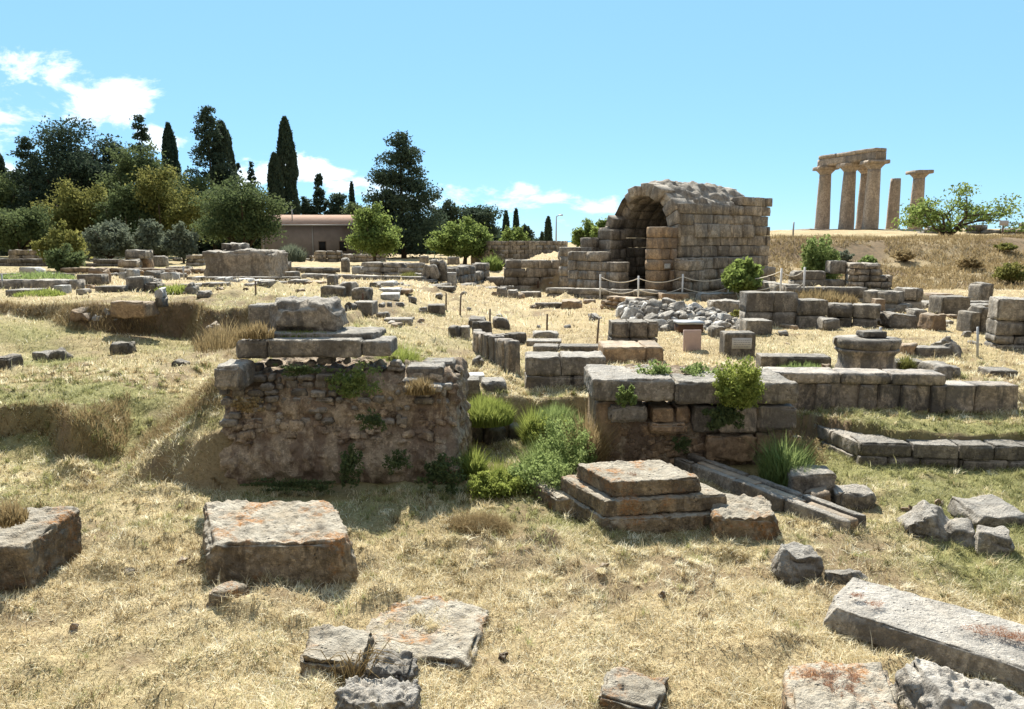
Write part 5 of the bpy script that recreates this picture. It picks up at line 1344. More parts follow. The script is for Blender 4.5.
def stemcloud(rng, w, d, h, n, nst, base=0.0, mb=None, rad_=.01, spread=.075):
    per = n // nst; out = []; tn = []
    for k in range(nst):
        a = rng.uniform(0, 2 * math.pi); q = math.sqrt(rng.uniform(.02, 1)); R_ = q * (1 + .18 * math.sin(3 * a + w) + rng.normal(0, .08))
        tz = h * (1 - .55 * q ** 2 + rng.uniform(-.22, .06)) if rng.random() < .75 else h * rng.uniform(.3, .7)
        tip = np.array((R_ * w / 2 * math.cos(a), R_ * d / 2 * math.sin(a), max(tz, base + .1 * h)))
        st = np.array((tip[0] * .12, tip[1] * .12, base * rng.uniform(.6, 1.1)))
        mid = st * .5 + tip * .5 + np.array((0, 0, .06 * h)) + rng.normal(0, .03, 3) * w
        t = rng.uniform(.25, 1.05, per) ** .7
        P = ((1 - t) ** 2)[:, None] * st + (2 * t * (1 - t))[:, None] * mid + (t ** 2)[:, None] * tip
        P = P + rng.normal(0, 1, (per, 3)) * np.array((w, d, min(w, h) * .8)) * spread * (.4 + .8 * t[:, None]) * (1.15 - .6 * (t[:, None] > .9))
        P[:, 2] = np.maximum(P[:, 2], .01); out.append(P); tn.append(np.clip(rng.uniform(-.35, .35) + rng.normal(0, .35, per), -1, 1))
        if mb is not None: mb.add(*tubev([st, mid, tip], [rad_, rad_ * .6, rad_ * .2], 5), -1)
    return np.concatenate(out), np.concatenate(tn)
def feathercloud(rng, w, d, h, n, nst, mb, rad_):
    per = n // nst; out = []; tn = []
    for k in range(nst):
        a = rng.uniform(0, 2 * math.pi); q = math.sqrt(rng.uniform(0, 1)); hh = h * rng.uniform(.35, 1.0) * (1 - .35 * q)
        st = np.array((q * w * .22 * math.cos(a), q * d * .22 * math.sin(a), 0.)); tip = np.array((q * w * .5 * math.cos(a), q * d * .5 * math.sin(a), hh))
        t = rng.uniform(.08, 1.03, per); P = st + (tip - st) * t[:, None] + np.array((0, 0, .12 * h)) * (t * (1 - t))[:, None]
        P = P + rng.normal(0, 1, (per, 3)) * np.array((w * .075, d * .10, h * .05)) * (1.35 - t[:, None]); P[:, 2] = np.maximum(P[:, 2], .004)
        out.append(P); tn.append(np.clip(rng.uniform(-.4, .4) + rng.normal(0, .35, per), -1, 1)); mb.add(*tubev([st, tip], [rad_, rad_ * .4], 5), 0)
    return np.concatenate(out), np.concatenate(tn)
def crown_clumps(rng, kind, w, h):
    cl = []
    if kind == 'conifer':
        n = 150
        for i_ in range(n):
            t = rng.uniform(0, 1) ** 1.15; R = ((1 - t) ** .75 + .05) * w / 2 * (1.15 if t > .12 else .95 + t)
            a_ = rng.uniform(0, 2 * math.pi); rr = R * rng.uniform(.35, 1.08)
            s = (.10 + .10 * (1 - t)) * w * rng.uniform(.7, 1.2)
            cl.append(((rr * math.cos(a_), rr * math.sin(a_), h * (.06 + .92 * t) + .12 * rr), (s, s, s * .55)))
    elif kind == 'round':
        n = 46
        for i_ in range(n):
            u = rng.normal(size=3); u /= np.linalg.norm(u); u[2] = u[2] * .9 + .05; r_ = rng.uniform(.4, .95)
            s = rng.uniform(.09, .20) * min(w, h)
            cl.append(((u[0] * w / 2 * r_, u[1] * w / 2 * r_, h * .56 + u[2] * h * .42 * r_), (s * 1.15, s * 1.15, s * .8)))
        cl.append(((0, 0, h * .5), (w * .3, w * .3, h * .3)))
    elif kind == 'umbrella':
        for i_ in range(44):
            a_ = rng.uniform(0, 2 * math.pi); r_ = w / 2 * math.sqrt(rng.uniform(0, .95)); s = rng.uniform(.07, .12) * w
            cl.append(((r_ * math.cos(a_), r_ * math.sin(a_) * .8, h * (.80 - .30 * (2 * r_ / w) ** 2 + rng.uniform(-.16, .10))), (s * 1.4, s * 1.3, s * .55)))
    return cl
def tree(name, label, cat, kind, px, yb, yt, wpx, Y, mat, group=None, n=6000, leaf=.26, crown_base=0.0, trunk_r=None, seed=None, loc=None, wh=None, limbs=6):
    s = seed or nseed(); rng = np.random.default_rng(s)
    if loc is None:
        p = at(px, yb, Y); z = h1(p[0], Y); z = min(z, p[2]) if Y > 50 else z
        loc = (p[0], Y, z); hgt = at(px, yt, Y)[2] - z; w = wpx * Y / FPX
    else: w, hgt = wh
    root = empty(name, loc, label, cat, group)
    ch = hgt * (1 - crown_base); cb = hgt * crown_base
    if kind == 'cypress':
        m_ = n; t = rng.uniform(0, 1, m_) ** .85; a_ = rng.uniform(0, 2 * math.pi, m_)
        pr = np.interp(t, [0, .08, .35, .7, .9, 1], [.65, .92, 1, .84, .58, .12]) * w / 2
        nzv = noise3(np.stack([np.cos(a_) * 1.8 + s, np.sin(a_) * 1.8, t * ch / w * 1.8], 1), s)
        r_ = pr * (1 + .22 * nzv) * rng.uniform(.55, 1.0, m_) ** .4
        C = np.stack([r_ * np.cos(a_), r_ * np.sin(a_), cb + t * ch], 1)
        V1, F1 = leaves(C, leaf, rng, up=1.2, aspect=2.6); tn = np.clip(nzv * .7 + rng.normal(0, .35, m_), -1, 1)
        C2 = np.stack([np.zeros(1), np.zeros(1), np.zeros(1)], 1)
    elif kind == 'loose':
        C, tn = stemcloud(rng, w, w * .9, ch, n, 34, base=ch * .16, spread=.07); C[:, 2] += cb; V1, F1 = leaves(C, leaf, rng)
    else:
        cl = crown_clumps(rng, kind, w, ch)
        areas = np.array([c[1][0] * c[1][2] for c in cl]); cnt = np.maximum((n * areas / areas.sum()).astype(int), 12)
        Cs, Ts = [], []
        for (c, r3), k in zip(cl, cnt):
            u = rng.normal(size=(k, 3)); u /= np.linalg.norm(u, axis=1, keepdims=True)
            q = u * rng.uniform(.2, 1.25, (k, 1)) ** .7 * np.array(r3)
            q *= (1 + .5 * noise3(u * 2 + np.array(c), s))[:, None]
            Cs.append(q + np.array(c) + (0, 0, cb)); Ts.append(np.clip(rng.uniform(-.45, .45) + rng.normal(0, .35, k), -1, 1))
        C = np.concatenate(Cs); C[:, 2] = np.maximum(C[:, 2], .15); tn = np.concatenate(Ts); V1, F1 = leaves(C, leaf, rng)
    mb = MB(); mb.add(V1, F1, np.repeat(tn[:len(C)], 4)); mb.build('crown', mat, root)
    # trunk with limbs
    tr = trunk_r or max(.05, w * .035)
    mb = MB(); hh = hgt * (.8 if kind in ('cypress', 'conifer') else .5)
    pts = [(rng.uniform(-.03, .03) * w * k_, rng.uniform(-.03, .03) * w * k_, -.3 + (hh + .3) * k_) for k_ in np.linspace(0, 1, 6)]
    mb.add(*tubev(pts, np.linspace(tr * 1.2, tr * .35, 6), 8), 0)
    if kind in ('round', 'umbrella', 'loose'):
        for k_ in range(limbs):
            a_ = 2 * math.pi * k_ / limbs + rng.uniform(-.4, .4); st = np.array(pts[2 if kind != 'umbrella' else 1]); rr_ = w * .36
            en = np.array((rr_ * math.cos(a_), rr_ * math.sin(a_), hgt * rng.uniform(.55, .75))); mi = (st * .5 + en * .5) + np.array((0, 0, -.04 * hgt)) + rng.normal(0, .02 * w, 3)
            mb.add(*tubev([st, mi, en], [tr * .6, tr * .4, tr * .12], 6), 0)
    mb.build('trunk', BARK, root)
    return root
GT = 'trees of the dark grove on the left'
TT = [
 ('cypress_tree', 'pointed cypress tip at the far left edge of the grove', 'cypress', 7, 262, 149, 20, 92, CYP, 3000),
 ('evergreen_tree', 'dull green tree cut off by the left edge of the photo', 'round', -2, 262, 170, 60, 84, PINE, 6000),
 ('conifer_tree', 'dark spiky conifer second from the left edge', 'conifer', 37, 262, 136, 48, 86, CYP, 8000),
 ('pine_tree', 'very large dark round pine towering at the left', 'round', 76, 262, 110, 84, 92, CYP, 15000),
 ('evergreen_tree', 'dark tree filling the gap right of the very large pine', 'round', 122, 262, 130, 56, 96, CYP, 7000),
 ('conifer_tree', 'slim dark conifer in the middle of the grove', 'conifer', 149, 262, 113, 40, 94, CYP, 7000),
 ('cypress_tree', 'narrow blunt cypress right of the slim conifer', 'cypress', 177, 262, 124, 19, 98, CYP, 4500),
 ('pine_tree', 'mid green pine below the slim conifer', 'round', 146, 262, 136, 66, 88, PINE, 9000),
 ('conifer_tree', 'tall ragged conifer with gaps, the highest of the grove', 'conifer', 216, 262, 104, 54, 92, CYP, 10000),
 ('cypress_tree', 'dense cypress clinging to the right side of the ragged conifer', 'cypress', 229, 262, 122, 26, 94, CYP, 6000),
 ('conifer_tree', 'small dark treetop right of the ragged conifer', 'conifer', 243, 262, 161, 16, 98, CYP, 2500),
 ('conifer_tree', 'small spire with a lopsided tip left of the tall cypress pair', 'conifer', 256, 262, 160, 16, 100, CYP, 2500),
 ('pine_tree', 'dark green pine filling behind the olive bushes', 'round', 188, 262, 158, 66, 86, PINE, 8000),
 ('spreading_tree', 'yellow-green spreading tree, left one of the sunlit row', 'loose', 88, 262, 182, 74, 74, OLIVEY, 10000),
 ('spreading_tree', 'yellow-green spreading tree, tallest in the middle of the sunlit row', 'loose', 164, 262, 171, 74, 74, OLIVEY, 12000),
 ('spreading_tree', 'green tree between the two yellow-green ones', 'loose', 128, 262, 184, 50, 72, PINE, 8000),
 ('evergreen_tree', 'low green tree at the left edge beneath the dark conifer', 'round', 22, 262, 204, 70, 68, PINE, 9000),
 ('pine_tree', 'broad dark pine in front of the roofed building', 'round', 246, 266, 178, 92, 66, PINE, 15000),
 ('olive_tree', 'silvery olive tree, left of the three beneath the sunlit row', 'loose', 112, 266, 218, 46, 62, OLIVE, 6000),
 ('olive_tree', 'silvery olive tree, middle of the three beneath the sunlit row', 'loose', 156, 266, 218, 32, 61, OLIVE, 5000),
 ('olive_tree', 'silvery olive tree, right of the three beneath the sunlit row', 'loose', 184, 266, 221, 32, 60, OLIVE, 5000),
 ('cypress_tree', 'tallest slender cypress of the pair behind the roofed building', 'cypress', 291, 262, 118, 21, 98, CYP, 8000),
 ('cypress_tree', 'shorter cypress of the pair behind the roofed building', 'cypress', 279, 262, 154, 17, 96, CYP, 6000),
 ('conifer_tree', 'dark mid height conifer behind the roof, right of the cypress pair', 'conifer', 322, 262, 172, 20, 104, CYP, 4000),
 ('evergreen_tree', 'loose dark tree behind the roof, left of the mid height conifer', 'round', 309, 262, 184, 20, 104, CYP, 3000),
 ('evergreen_tree', 'dark round tree behind the right end of the roof', 'round', 340, 262, 187, 28, 104, CYP, 3500),
 ('cypress_tree', 'thin cypress spike left of the great conifer', 'cypress', 354, 262, 183, 6, 106, CYP, 1500),
 ('evergreen_tree', 'low green tree behind the bright tree beside the great conifer', 'round', 360, 262, 200, 32, 100, PINE, 3000),
 ('conifer_tree', 'great broad dark conifer alone at the centre left', 'conifer', 404, 264, 132, 74, 80, CYP, 22000),
 ('evergreen_tree', 'dark round tree just right of the great conifer', 'round', 446, 262, 194, 30, 98, CYP, 4000),
 ('evergreen_tree', 'large dark dome-shaped tree right of the great conifer', 'round', 478, 262, 196, 44, 100, CYP, 6000),
 ('cypress_tree', 'left of two slim cypresses above the curved wall', 'cypress', 506, 262, 212, 7, 104, CYP, 1500),
 ('cypress_tree', 'right of two slim cypresses above the curved wall', 'cypress', 516, 262, 210, 6, 104, CYP, 1500),
 ('evergreen_tree', 'small dark tree right of the two slim cypresses', 'round', 526, 262, 222, 14, 102, CYP, 1500),
 ('cypress_tree', 'lone dark cypress at the right end of the curved wall', 'cypress', 548, 262, 218, 7, 84, CYP, 2500),
 ('cypress_tree', 'tiny cypress left of the lone dark one', 'cypress', 542, 262, 233, 4, 100, CYP, 700),
 ('broadleaf_tree', 'bright green tree before the great conifer', 'loose', 375, 264, 207, 48, 56, BROAD, 7000),
 ('broadleaf_tree', 'round green tree behind the low wall, left of the curved wall', 'loose', 465, 264, 221, 56, 60, BROAD, 9000),
 ('broadleaf_tree', 'light green treetop showing above the curved wall', 'loose', 513, 262, 227, 30, 72, BROAD, 3500),
 ('shrub_tree', 'pale green small tree left of the vaulted ruin, left half of the pair', 'loose', 587, 250, 221, 28, 44, BROAD, 3500),
 ('shrub_tree', 'pale green small tree touching the vaulted ruin, right half of the pair', 'loose', 605, 248, 219, 28, 43, BROAD, 3500),
]
for (nm, lb, kd, px, yb, yt, w, Yv, mt, n) in TT:
    if kd == 'loose': n = int(n * 1.5); w *= 1.08
    g = GT if px < 262 else ('trees behind the ruins' if px < 560 else None)
    lf = Yv * .0024
    tree(nm, lb, 'tree', kd, px, yb, yt, w, Yv, mt, g, int(n * 1.5), lf, crown_base=(.04 if kd != 'round' or px < 262 else (.06 if Yv > 65 else .2)))
# far grove mass behind
rngf = np.random.default_rng(5); Cs = []
for k in range(170):
    px = rngf.uniform(-60, 560); Yv = rngf.uniform(106, 122); p = at(px, 240, Yv)
    top = 150 if px < 250 else (225 if px > 300 else 225)
    hgt = max(2.0, at(px, np.interp(px, [-60, 0, 60, 120, 200, 250, 270, 330, 450, 500, 560], [175, 175, 165, 170, 180, 195, 222, 215, 222, 232, 244]) + rngf.uniform(-4, 14), Yv)[2])
    u = rngf.normal(size=(420, 3)); u /= np.linalg.norm(u, axis=1, keepdims=True)
    q = u * np.array((3.2, 2.5, hgt / 2)) * rngf.uniform(.5, 1.05, (420, 1)); q += np.array((p[0], Yv, hgt / 2)); Cs.append(q)
C = np.concatenate(Cs); V1, F1 = leaves(C, .62, rngf); mb = MB(); mb.add(V1, F1, np.repeat(rngf.uniform(-1, .5, len(C)), 4))
tag(mb.build('far_woodland', CYP), 'dark mass of far woodland closing the gaps behind the grove', 'woodland', kind='stuff')

# spreading tree on the temple hill with visible limbs
def hill_tree():
    x, y, z = at(948, 233, 66); z = h1(x, y); loc = np.array((x, y, z)); rng = np.random.default_rng(8)
    root = empty('spreading_hill_tree', tuple(loc), 'wide airy tree with dark forked trunk on the temple hill', 'tree')
    s = 66 / FPX; mb = MB(); tips = []
    def limb(p, q, r0, r1, dp):
        p = np.array(p, float); q = np.array(q, float); mid = (p + q) / 2 + rng.normal(0, .08, 3) * np.linalg.norm(q - p)
        mb.add(*tubev([p, mid, q], [r0, (r0 + r1) / 2, r1], 7), 0)
        if dp == 0: tips.append(q); return
        for k in range(3):
            d = (q - p); d /= np.linalg.norm(d); v = d + rng.normal(0, .55, 3); v[2] = v[2] * .5 + .1; v /= np.linalg.norm(v)
            limb(q, q + v * np.linalg.norm(q - p) * rng.uniform(.5, .8), r1, r1 * .45, dp - 1)
        tips.append((p + q) / 2)
    for (tx, tz) in ((-38, 20), (-22, 36), (-8, 26), (6, 38), (22, 34), (36, 30), (42, 26)):
        limb((0, 0, 0), (tx * s * .50, rng.uniform(-1.0, 1.0), tz * s * .58), .17, .08, 2)
    mb.build('trunk', BARK, root)
    T = np.array(tips); C = []
    for t in T:
        k = 52; C.append(t + rng.normal(0, 1, (k, 3)) * np.array((.50, .50, .22)))
    C = np.concatenate(C); C[:, 2] = np.maximum(C[:, 2], .5)
    V1, F1 = leaves(C, .17, rng); m2 = MB(); m2.add(V1, F1, np.repeat(np.clip(rng.normal(0, .5, len(C)), -1, 1), 4)); m2.build('crown', BROAD, root)
hill_tree()

def bush(name, label, px, yb, yt, wpx, mat, n=2500, leaf=.06, Y=None, z0=None, grassy=False, cat='bush', group=None, dens=1.0, deep=None, patch=False, feather=False):
    if Y is None: x, y, z = gp(px, yb)
    else: x, y, z = at(px, yb, Y); z = z0 if z0 is not None else z
    if grassy or z0 is None and Y is None: pass
    h = at(px, yt, y)[2] - z; w = wpx * y / FPX; dp = deep or w
    rng = np.random.default_rng(nseed()); mb = MB()
    if grassy:
        r_ = np.sqrt(rng.uniform(0, 1, n)); a_ = rng.uniform(0, 2 * math.pi, n)
        P = np.stack([r_ * np.cos(a_) * w / 2 * .9, r_ * np.sin(a_) * dp / 2 * .9, np.zeros(n) - .02], 1)
        nz = fbm(P * 3 / max(w, .2), 3, 2)
        L_ = h * rng.uniform(.5, 1.05, n) * (1 - .45 * r_ ** 2) * (1 + .25 * nz)
        V1, F1 = blades(P, L_, leaf, rng.uniform(.05, .5, n), rng); mb.add(V1, F1, np.repeat(np.clip(nz * .6 + rng.normal(0, .4, n), -1, 1), 5))
    else:
        cl = []
        for k in range(16 if not patch else 40):
            u = rng.normal(size=3); u /= np.linalg.norm(u); q = rng.uniform(.3, .8); sc_ = rng.uniform(.16, .3)
            if patch: q = rng.uniform(.1, 1.1); sc_ = rng.uniform(.05, .16)
            cl.append(((u[0] * w / 2 * q, u[1] * dp / 2 * q, h * .5 + u[2] * h * .42 * q), (w * sc_, dp * sc_, h * sc_)))
        for c, r3 in (cl if patch else []):
            k = n // len(cl); u = rng.normal(size=(k, 3)); u /= np.linalg.norm(u, axis=1, keepdims=True)
            q = u * rng.uniform(.2, 1.1, (k, 1)) ** .6 * np.array(r3) * (1 + .4 * noise3(u * 2 + c[0] * 3, 1))[:, None] + np.array(c); q[:, 2] = np.maximum(q[:, 2], .01)
            V1, F1 = leaves(q, leaf, rng, up=.4); mb.add(V1, F1, np.repeat(np.clip(rng.uniform(-.4, .4) + rng.normal(0, .35, k), -1, 1), 4))
        if not patch:
            q, tq = feathercloud(rng, w, dp, h, int(n * 1.3), 60, mb, w * .004) if feather else stemcloud(rng, w, dp, h, int(n * 1.2), 30, mb=mb, rad_=w * .008, spread=.06)
            V1, F1 = leaves(q, leaf, rng, up=.4); mb.add(V1, F1, np.repeat(tq, 4))
        for k in range(0):
            a_ = rng.uniform(0, 6.28); mb.add(*tubev([(0, 0, -.03), (w * .15 * math.cos(a_), w * .15 * math.sin(a_), h * .4), (w * .33 * math.cos(a_), w * .33 * math.sin(a_), h * .8)], [w * .02, w * .012, w * .005], 5), -1)
    o = mb.build(name, mat, loc=(x, y, z)); return tag(o, label, cat, group)
bush('round_bush', 'round bright-edged bush among the ruins at far left', 63, 271, 225, 46, OLIVEY, 5000, .13)
bush('dark_bush', 'dark leafy bush in front of the bright-edged one at far left', 64, 273, 244, 38, PINE, 4000, .12)
bush('feathery_bush', 'tall feathery green bush on the upper terrace right of the vault', 820, 274, 226, 40, HERB, 12000, .07, Y=30.0, z0=.85, feather=True)
bush('fig_shrub', 'leafy green shrub growing against the vaulted ruin', 740, 293, 260, 44, BROAD, 4500, .13, Y=29)
bush('small_shrub', 'yellow-green small shrub beside the stone heap', 736, 331, 309, 22, OLIVEY, 1800, .07, Y=21)
bush('bright_fennel', 'bright lime green feathery plant on the low pier', 738, 405, 347, 48, FRESH, 9000, .019, Y=8.12, deep=.5, feather=True)
bush('hanging_shrub', 'dark trailing plant hanging down the front of the low pier', 724, 432, 398, 44, PINE, 2600, .03, Y=8.15, deep=.16, patch=True)
bush('flowering_shrub', 'small round grey-green shrub on the left cap of the low pier', 652, 383, 357, 40, HERB, 3200, .022, Y=8.7, feather=True)
bush('sage_shrub', 'grey-green weed patch beside the lime plant on the low pier', 700, 384, 360, 40, HERB, 3000, .022, Y=8.8, feather=True)
bush('hanging_weed', 'pale weed on the front edge of the low pier', 626, 408, 384, 24, HERB, 1600, .025, Y=8.15, deep=.15, patch=True)
bush('ivy_patch', 'ivy growing down the front of the block stack', 641, 349, 322, 22, OLIVEY, 1800, .04, deep=.3, Y=15.7, patch=True)
bush('ivy_patch', 'ivy and dry weeds at the left foot of the block stack', 612, 356, 336, 20, OLIVEY, 1200, .04, Y=15.4, patch=True)
for a in [('tall_grass', 'bright green fennel clump right of the pier cap blocks', 400, 385, 330, 52, FRESH, 2600, .010, 8.7, .45),
          ('tall_grass', 'bright yellow weeds left of the crowning boulder', 256, 336, 314, 40, DRYLEAF, 420, .012, 8.0, .3),
          ('tall_grass', 'dry reddish weeds behind the top of the pier, left', 222, 345, 312, 44, DRYLEAF, 600, .009, 9.3, 1.3),
          ('tall_grass', 'dry yellow weeds between the side blocks and the cap blocks', 420, 392, 370, 36, DRYLEAF, 500, .012, 7.75, .2),
          ('tall_grass', 'green weeds at the foot of the crowning boulder', 300, 336, 326, 90, FRESH, 1200, .012, 8.18, .15)]:
    bush(a[0], a[1], a[2], a[3], a[4], a[5], a[6], a[7], a[8], Y=a[9], grassy=True, cat='grass clump', deep=a[10])
bush('dark_weeds', 'dark shaded weeds covering the rubble face of the pier, right part', 355, 400, 362, 70, HERB, 2600, .022, Y=7.78, cat='weeds', deep=.2, patch=True)
bush('dark_weeds', 'dark weed patch halfway down the pier front', 350, 490, 440, 30, PINE, 1300, .022, Y=7.32, cat='weeds', deep=.12, patch=True)
bush('dark_weeds', 'black-green weeds at the lower right corner of the pier', 440, 494, 452, 50, PINE, 2200, .024, Y=7.35, cat='weeds', deep=.2, patch=True)
bush('dark_weeds', 'small black bush tuft on the left rubble of the pier', 248, 414, 396, 34, DRYLEAF, 900, .02, Y=7.48, cat='weeds', deep=.1, patch=True)
bush('dark_burrow_weeds', 'black dry tuft in the hollow of the low pier', 683, 455, 434, 26, PINE, 800, .02, Y=8.22, cat='weeds', deep=.15, patch=True)
# trench greenery
for (lb, px, yb, yt, w, Yv, mt, n) in [
    ('long grass at the bottom of the trench mouth, left', 500, 503, 455, 70, 7.9, FRESH, 3600), ('long pale green grass at the trench mouth, right', 552, 500, 430, 84, 8.0, HERB, 5200), ('tall bright grass on the upper left edge of the trench', 486, 420, 390, 62, 9.4, FRESH, 3800), ('green grass clump at the right rear of the trench', 556, 430, 398, 56, 9.5, HERB, 3200),

    ('green weeds at the pier corner beside the trench', 474, 480, 440, 24, 7.9, FRESH, 1400),
    ('tall dry grass at the trench edge against the low pier', 588, 475, 398, 34, 8.2, DRYLEAF, 1500), ('grass fringe on the trench wall stones', 532, 448, 396, 18, 9.4, FRESH, 900)]:
    bush('trench_grass', lb, px, yb, yt, w, mt, n, .012, Y=Yv, grassy=True, cat='grass clump')
for (lb, px, yb, yt, w, Yv, mt, n, dp) in [
    ('large light green feathery shrub at the right side of the trench', 566, 490, 408, 62, 8.1, HERB, 12000, 1.2), ('feathery green clump at the trench front, left', 496, 509, 468, 66, 7.4, FRESH, 7000, .5),
    ('feathery green clump at the trench front, right', 546, 509, 448, 76, 7.5, HERB, 10000, .8), ('small feathery clump hanging from the back of the trench', 548, 440, 404, 50, 9.3, FRESH, 5000, .6)]:
    bush('feathery_shrub', lb, px, yb, yt, w, mt, n, .020, Y=Yv, feather=True, cat='shrub', deep=dp, z0=float(h1(at(px, yb, Yv)[0], Yv)))
for (nm, lb, px, yb, yt, w, mt, n) in [
    ('tall_grass', 'tuft of tall green reeds between channel and low pier', 786, 486, 424, 56, HERB, 1500), ('dry_bush', 'brown dry brush slope left of the retaining wall end', 803, 474, 432, 52, DRYLEAF, 3000),
    ('tall_grass', 'low dry grass tuft on the left foreground block', 8, 520, 492, 40, DRYLEAF, 500), ('weeds', 'green weed clump behind the carved pedestal', 906, 372, 350, 16, OLIVEY, 600),
    ('weeds', 'grey-green weeds in front of the kerb slab left of the pedestal', 805, 372, 358, 60, HERB, 1200), ('weeds', 'dry weeds on the terrace wall right of the vault', 818, 302, 285, 80, DRYLEAF, 1800),
    ('weeds', 'bright weeds above the scarp among the blocks', 175, 293, 281, 40, FRESH, 1200), ('weeds', 'green weeds around the white block at far left', 40, 296, 286, 50, FRESH, 1200),
    ('weeds', 'green weeds over the far left walls', 30, 281, 269, 90, HERB, 2500), ('weeds', 'green bush at the foot of the low wall beneath the round tree', 492, 271, 252, 22, BROAD, 1200),
    ('weeds', 'yellowish weeds beside the leaning-slab ruin', 410, 280, 269, 26, OLIVEY, 900), ('weeds', 'dry thorny brush behind the massive core, right side', 291, 262, 240, 30, OLIVE, 1600)]:
    Yk = {'low dry grass tuft on the left foreground block': 5.2, 'dry weeds on the terrace wall right of the vault': 25.9}.get(lb)
    yy = Yk or gp(px, yb)[1]
    bush(nm, lb, px, yb, yt, w, mt, n, max(.008, yy * .0016), Y=Yk, grassy=(nm != 'dry_bush'), cat='weeds')

# ------------------------------------------------------------------ grass cover (nobody could count it)
OCC = [(-3.2, -.5, 7.5, 9.2), (.85, 3.1, 8.25, 9.8)]
def scatter(n, y0, y1, rng, margin=1.5, power=1.0, xr=(-1.0, 1.0)):
    y = y0 + (y1 - y0) * rng.uniform(0, 1, n) ** power
    hw = y * .70 + margin
    x = hw * rng.uniform(xr[0], xr[1], n)
    for (a, b, c, d) in OCC:
        k = ~((x > a) & (x < b) & (y > c) & (y < d)); x, y = x[k], y[k]
    return x, y
def cover(name, label, bands, seed):
    rng = np.random.default_rng(seed); Vs, Fs4, Fs3, T, G, nn = [], [], [], [], [], 0
    for (n, y0, y1, l0, l1, w, lean0, lean1, power) in bands:
        x, y = scatter(n, y0, y1, rng, power=power)
        m1 = fbm2(x, y, 2.3, 41, 3); m2 = fbm2(x, y, .7, 43, 3); keep = rng.uniform(-1.1, .9, len(x)) < m1 * .9 + .6; x, y, m1, m2 = x[keep], y[keep], m1[keep], m2[keep]
        z = H(x, y) - .004; g = green_at(x, y); dt = np.clip(dirt_at(x, y) + 1.3 * S(.25, .7, fbm2(x, y, 1.1, 71, 4)), 0, 1.4)
        keep = rng.uniform(0, 1, len(x)) > dt * .55; x, y, z, g, m1, m2 = x[keep], y[keep], z[keep], g[keep], m1[keep], m2[keep]
        k = len(x); L_ = rng.uniform(l0, l1, k) * (1 + .5 * np.clip(m1, -.6, 1)); ln = rng.uniform(lean0, lean1, k)
        V1, F1 = blades(np.stack([x, y, z], 1), L_, w * rng.uniform(.6, 1.4, k), ln, rng)
        Vs.append(V1); Fs4.append(F1[0] + nn); Fs3.append(F1[1] + nn); nn += len(V1)
        T.append(np.repeat(np.clip(rng.normal(.10, .60, k) + m2 * .6 + m1 * .35, -1, 1), 5)); G.append(np.repeat((rng.uniform(0, 1, k) < g * 1.0).astype(float) * rng.uniform(.5, 1, k), 5))
    me = mesh_from(name, np.concatenate(Vs), [np.concatenate(Fs4), np.concatenate(Fs3)], [STRAW], {'tint': np.concatenate(T), 'green': np.concatenate(G)})
    o = bpy.data.objects.new(name, me); COL.objects.link(o); return tag(o, label, 'grass', kind='stuff')
cover('dry_grass', 'mown dry straw and short grass covering the foreground and terraces',
      [(230000, 3.2, 6.5, .025, .085, .0042, .6, 1.0, .8), (150000, 6.5, 10.5, .025, .08, .006, .5, 1.0, .9), (90000, 10.5, 18, .03, .09, .010, .3, .98, .9), (80000, 18, 50, .05, .15, .022, .2, .9, .8)], 3)
def tufts(name, label, n, y0, y1, per, r0, l0, l1, w, seed, pale=0.0, xr=(-1, 1)):
    rng = np.random.default_rng(seed); x, y = scatter(n, y0, y1, rng, power=.85, xr=xr)
    k = fbm2(x, y, 1.1, 90, 3) > rng.uniform(-.9, .5, len(x)); x, y = x[k], y[k]; n = len(x)
    r = np.abs(rng.normal(0, 1, (n, per))) * r0 * rng.uniform(.5, 1.5, (n, 1)); a = rng.uniform(0, 2 * math.pi, (n, per))
    X_ = (x[:, None] + r * np.cos(a)).ravel(); Y_ = (y[:, None] + r * np.sin(a)).ravel()
    Z_ = H(X_, Y_) - .004 + np.repeat(rng.uniform(0, .012, n), per)
    g = np.repeat((rng.uniform(0, 1, n) < green_at(x, y) * .9).astype(float), per); tn = np.clip(np.repeat(rng.normal(.15 + pale, .5, n), per) + rng.normal(0, .3, n * per), -1, 1)
    V1, F1 = blades(np.stack([X_, Y_, Z_], 1), rng.uniform(l0, l1, n * per), w * rng.uniform(.6, 1.4, n * per) * (Y_ / 5), rng.uniform(.2, 1.0, n * per), rng, .6)
    me = mesh_from(name, V1, F1, [STRAW], {'tint': np.repeat(tn, 5), 'green': np.repeat(g * .9, 5)})
    o = bpy.data.objects.new(name, me); COL.objects.link(o); return tag(o, label, 'grass', kind='stuff')
tufts('straw_tufts', 'uneven tufts of cut straw and short weeds all over the foreground', 7000, 3.2, 12, 26, .032, .03, .085, .0045, 14)
tufts('coarse_tufts', 'coarse longer tufts of dry and green grass rising from the cut straw', 1300, 3.3, 13, 40, .05, .05, .13, .0045, 19)
tufts('pale_tufts', 'pale fluffy dry tufts in the foreground between the blocks', 260, 4.2, 8.5, 90, .035, .02, .05, .004, 15, pale=.9)
# standing stalks near the camera
cover('standing_stalks', 'thin standing dry stalks in the foreground grass', [(5000, 3.2, 8, .06, .17, .003, .1, .7, .9), (2500, 8, 16, .08, .22, .006, .1, .6, .9)], 4)

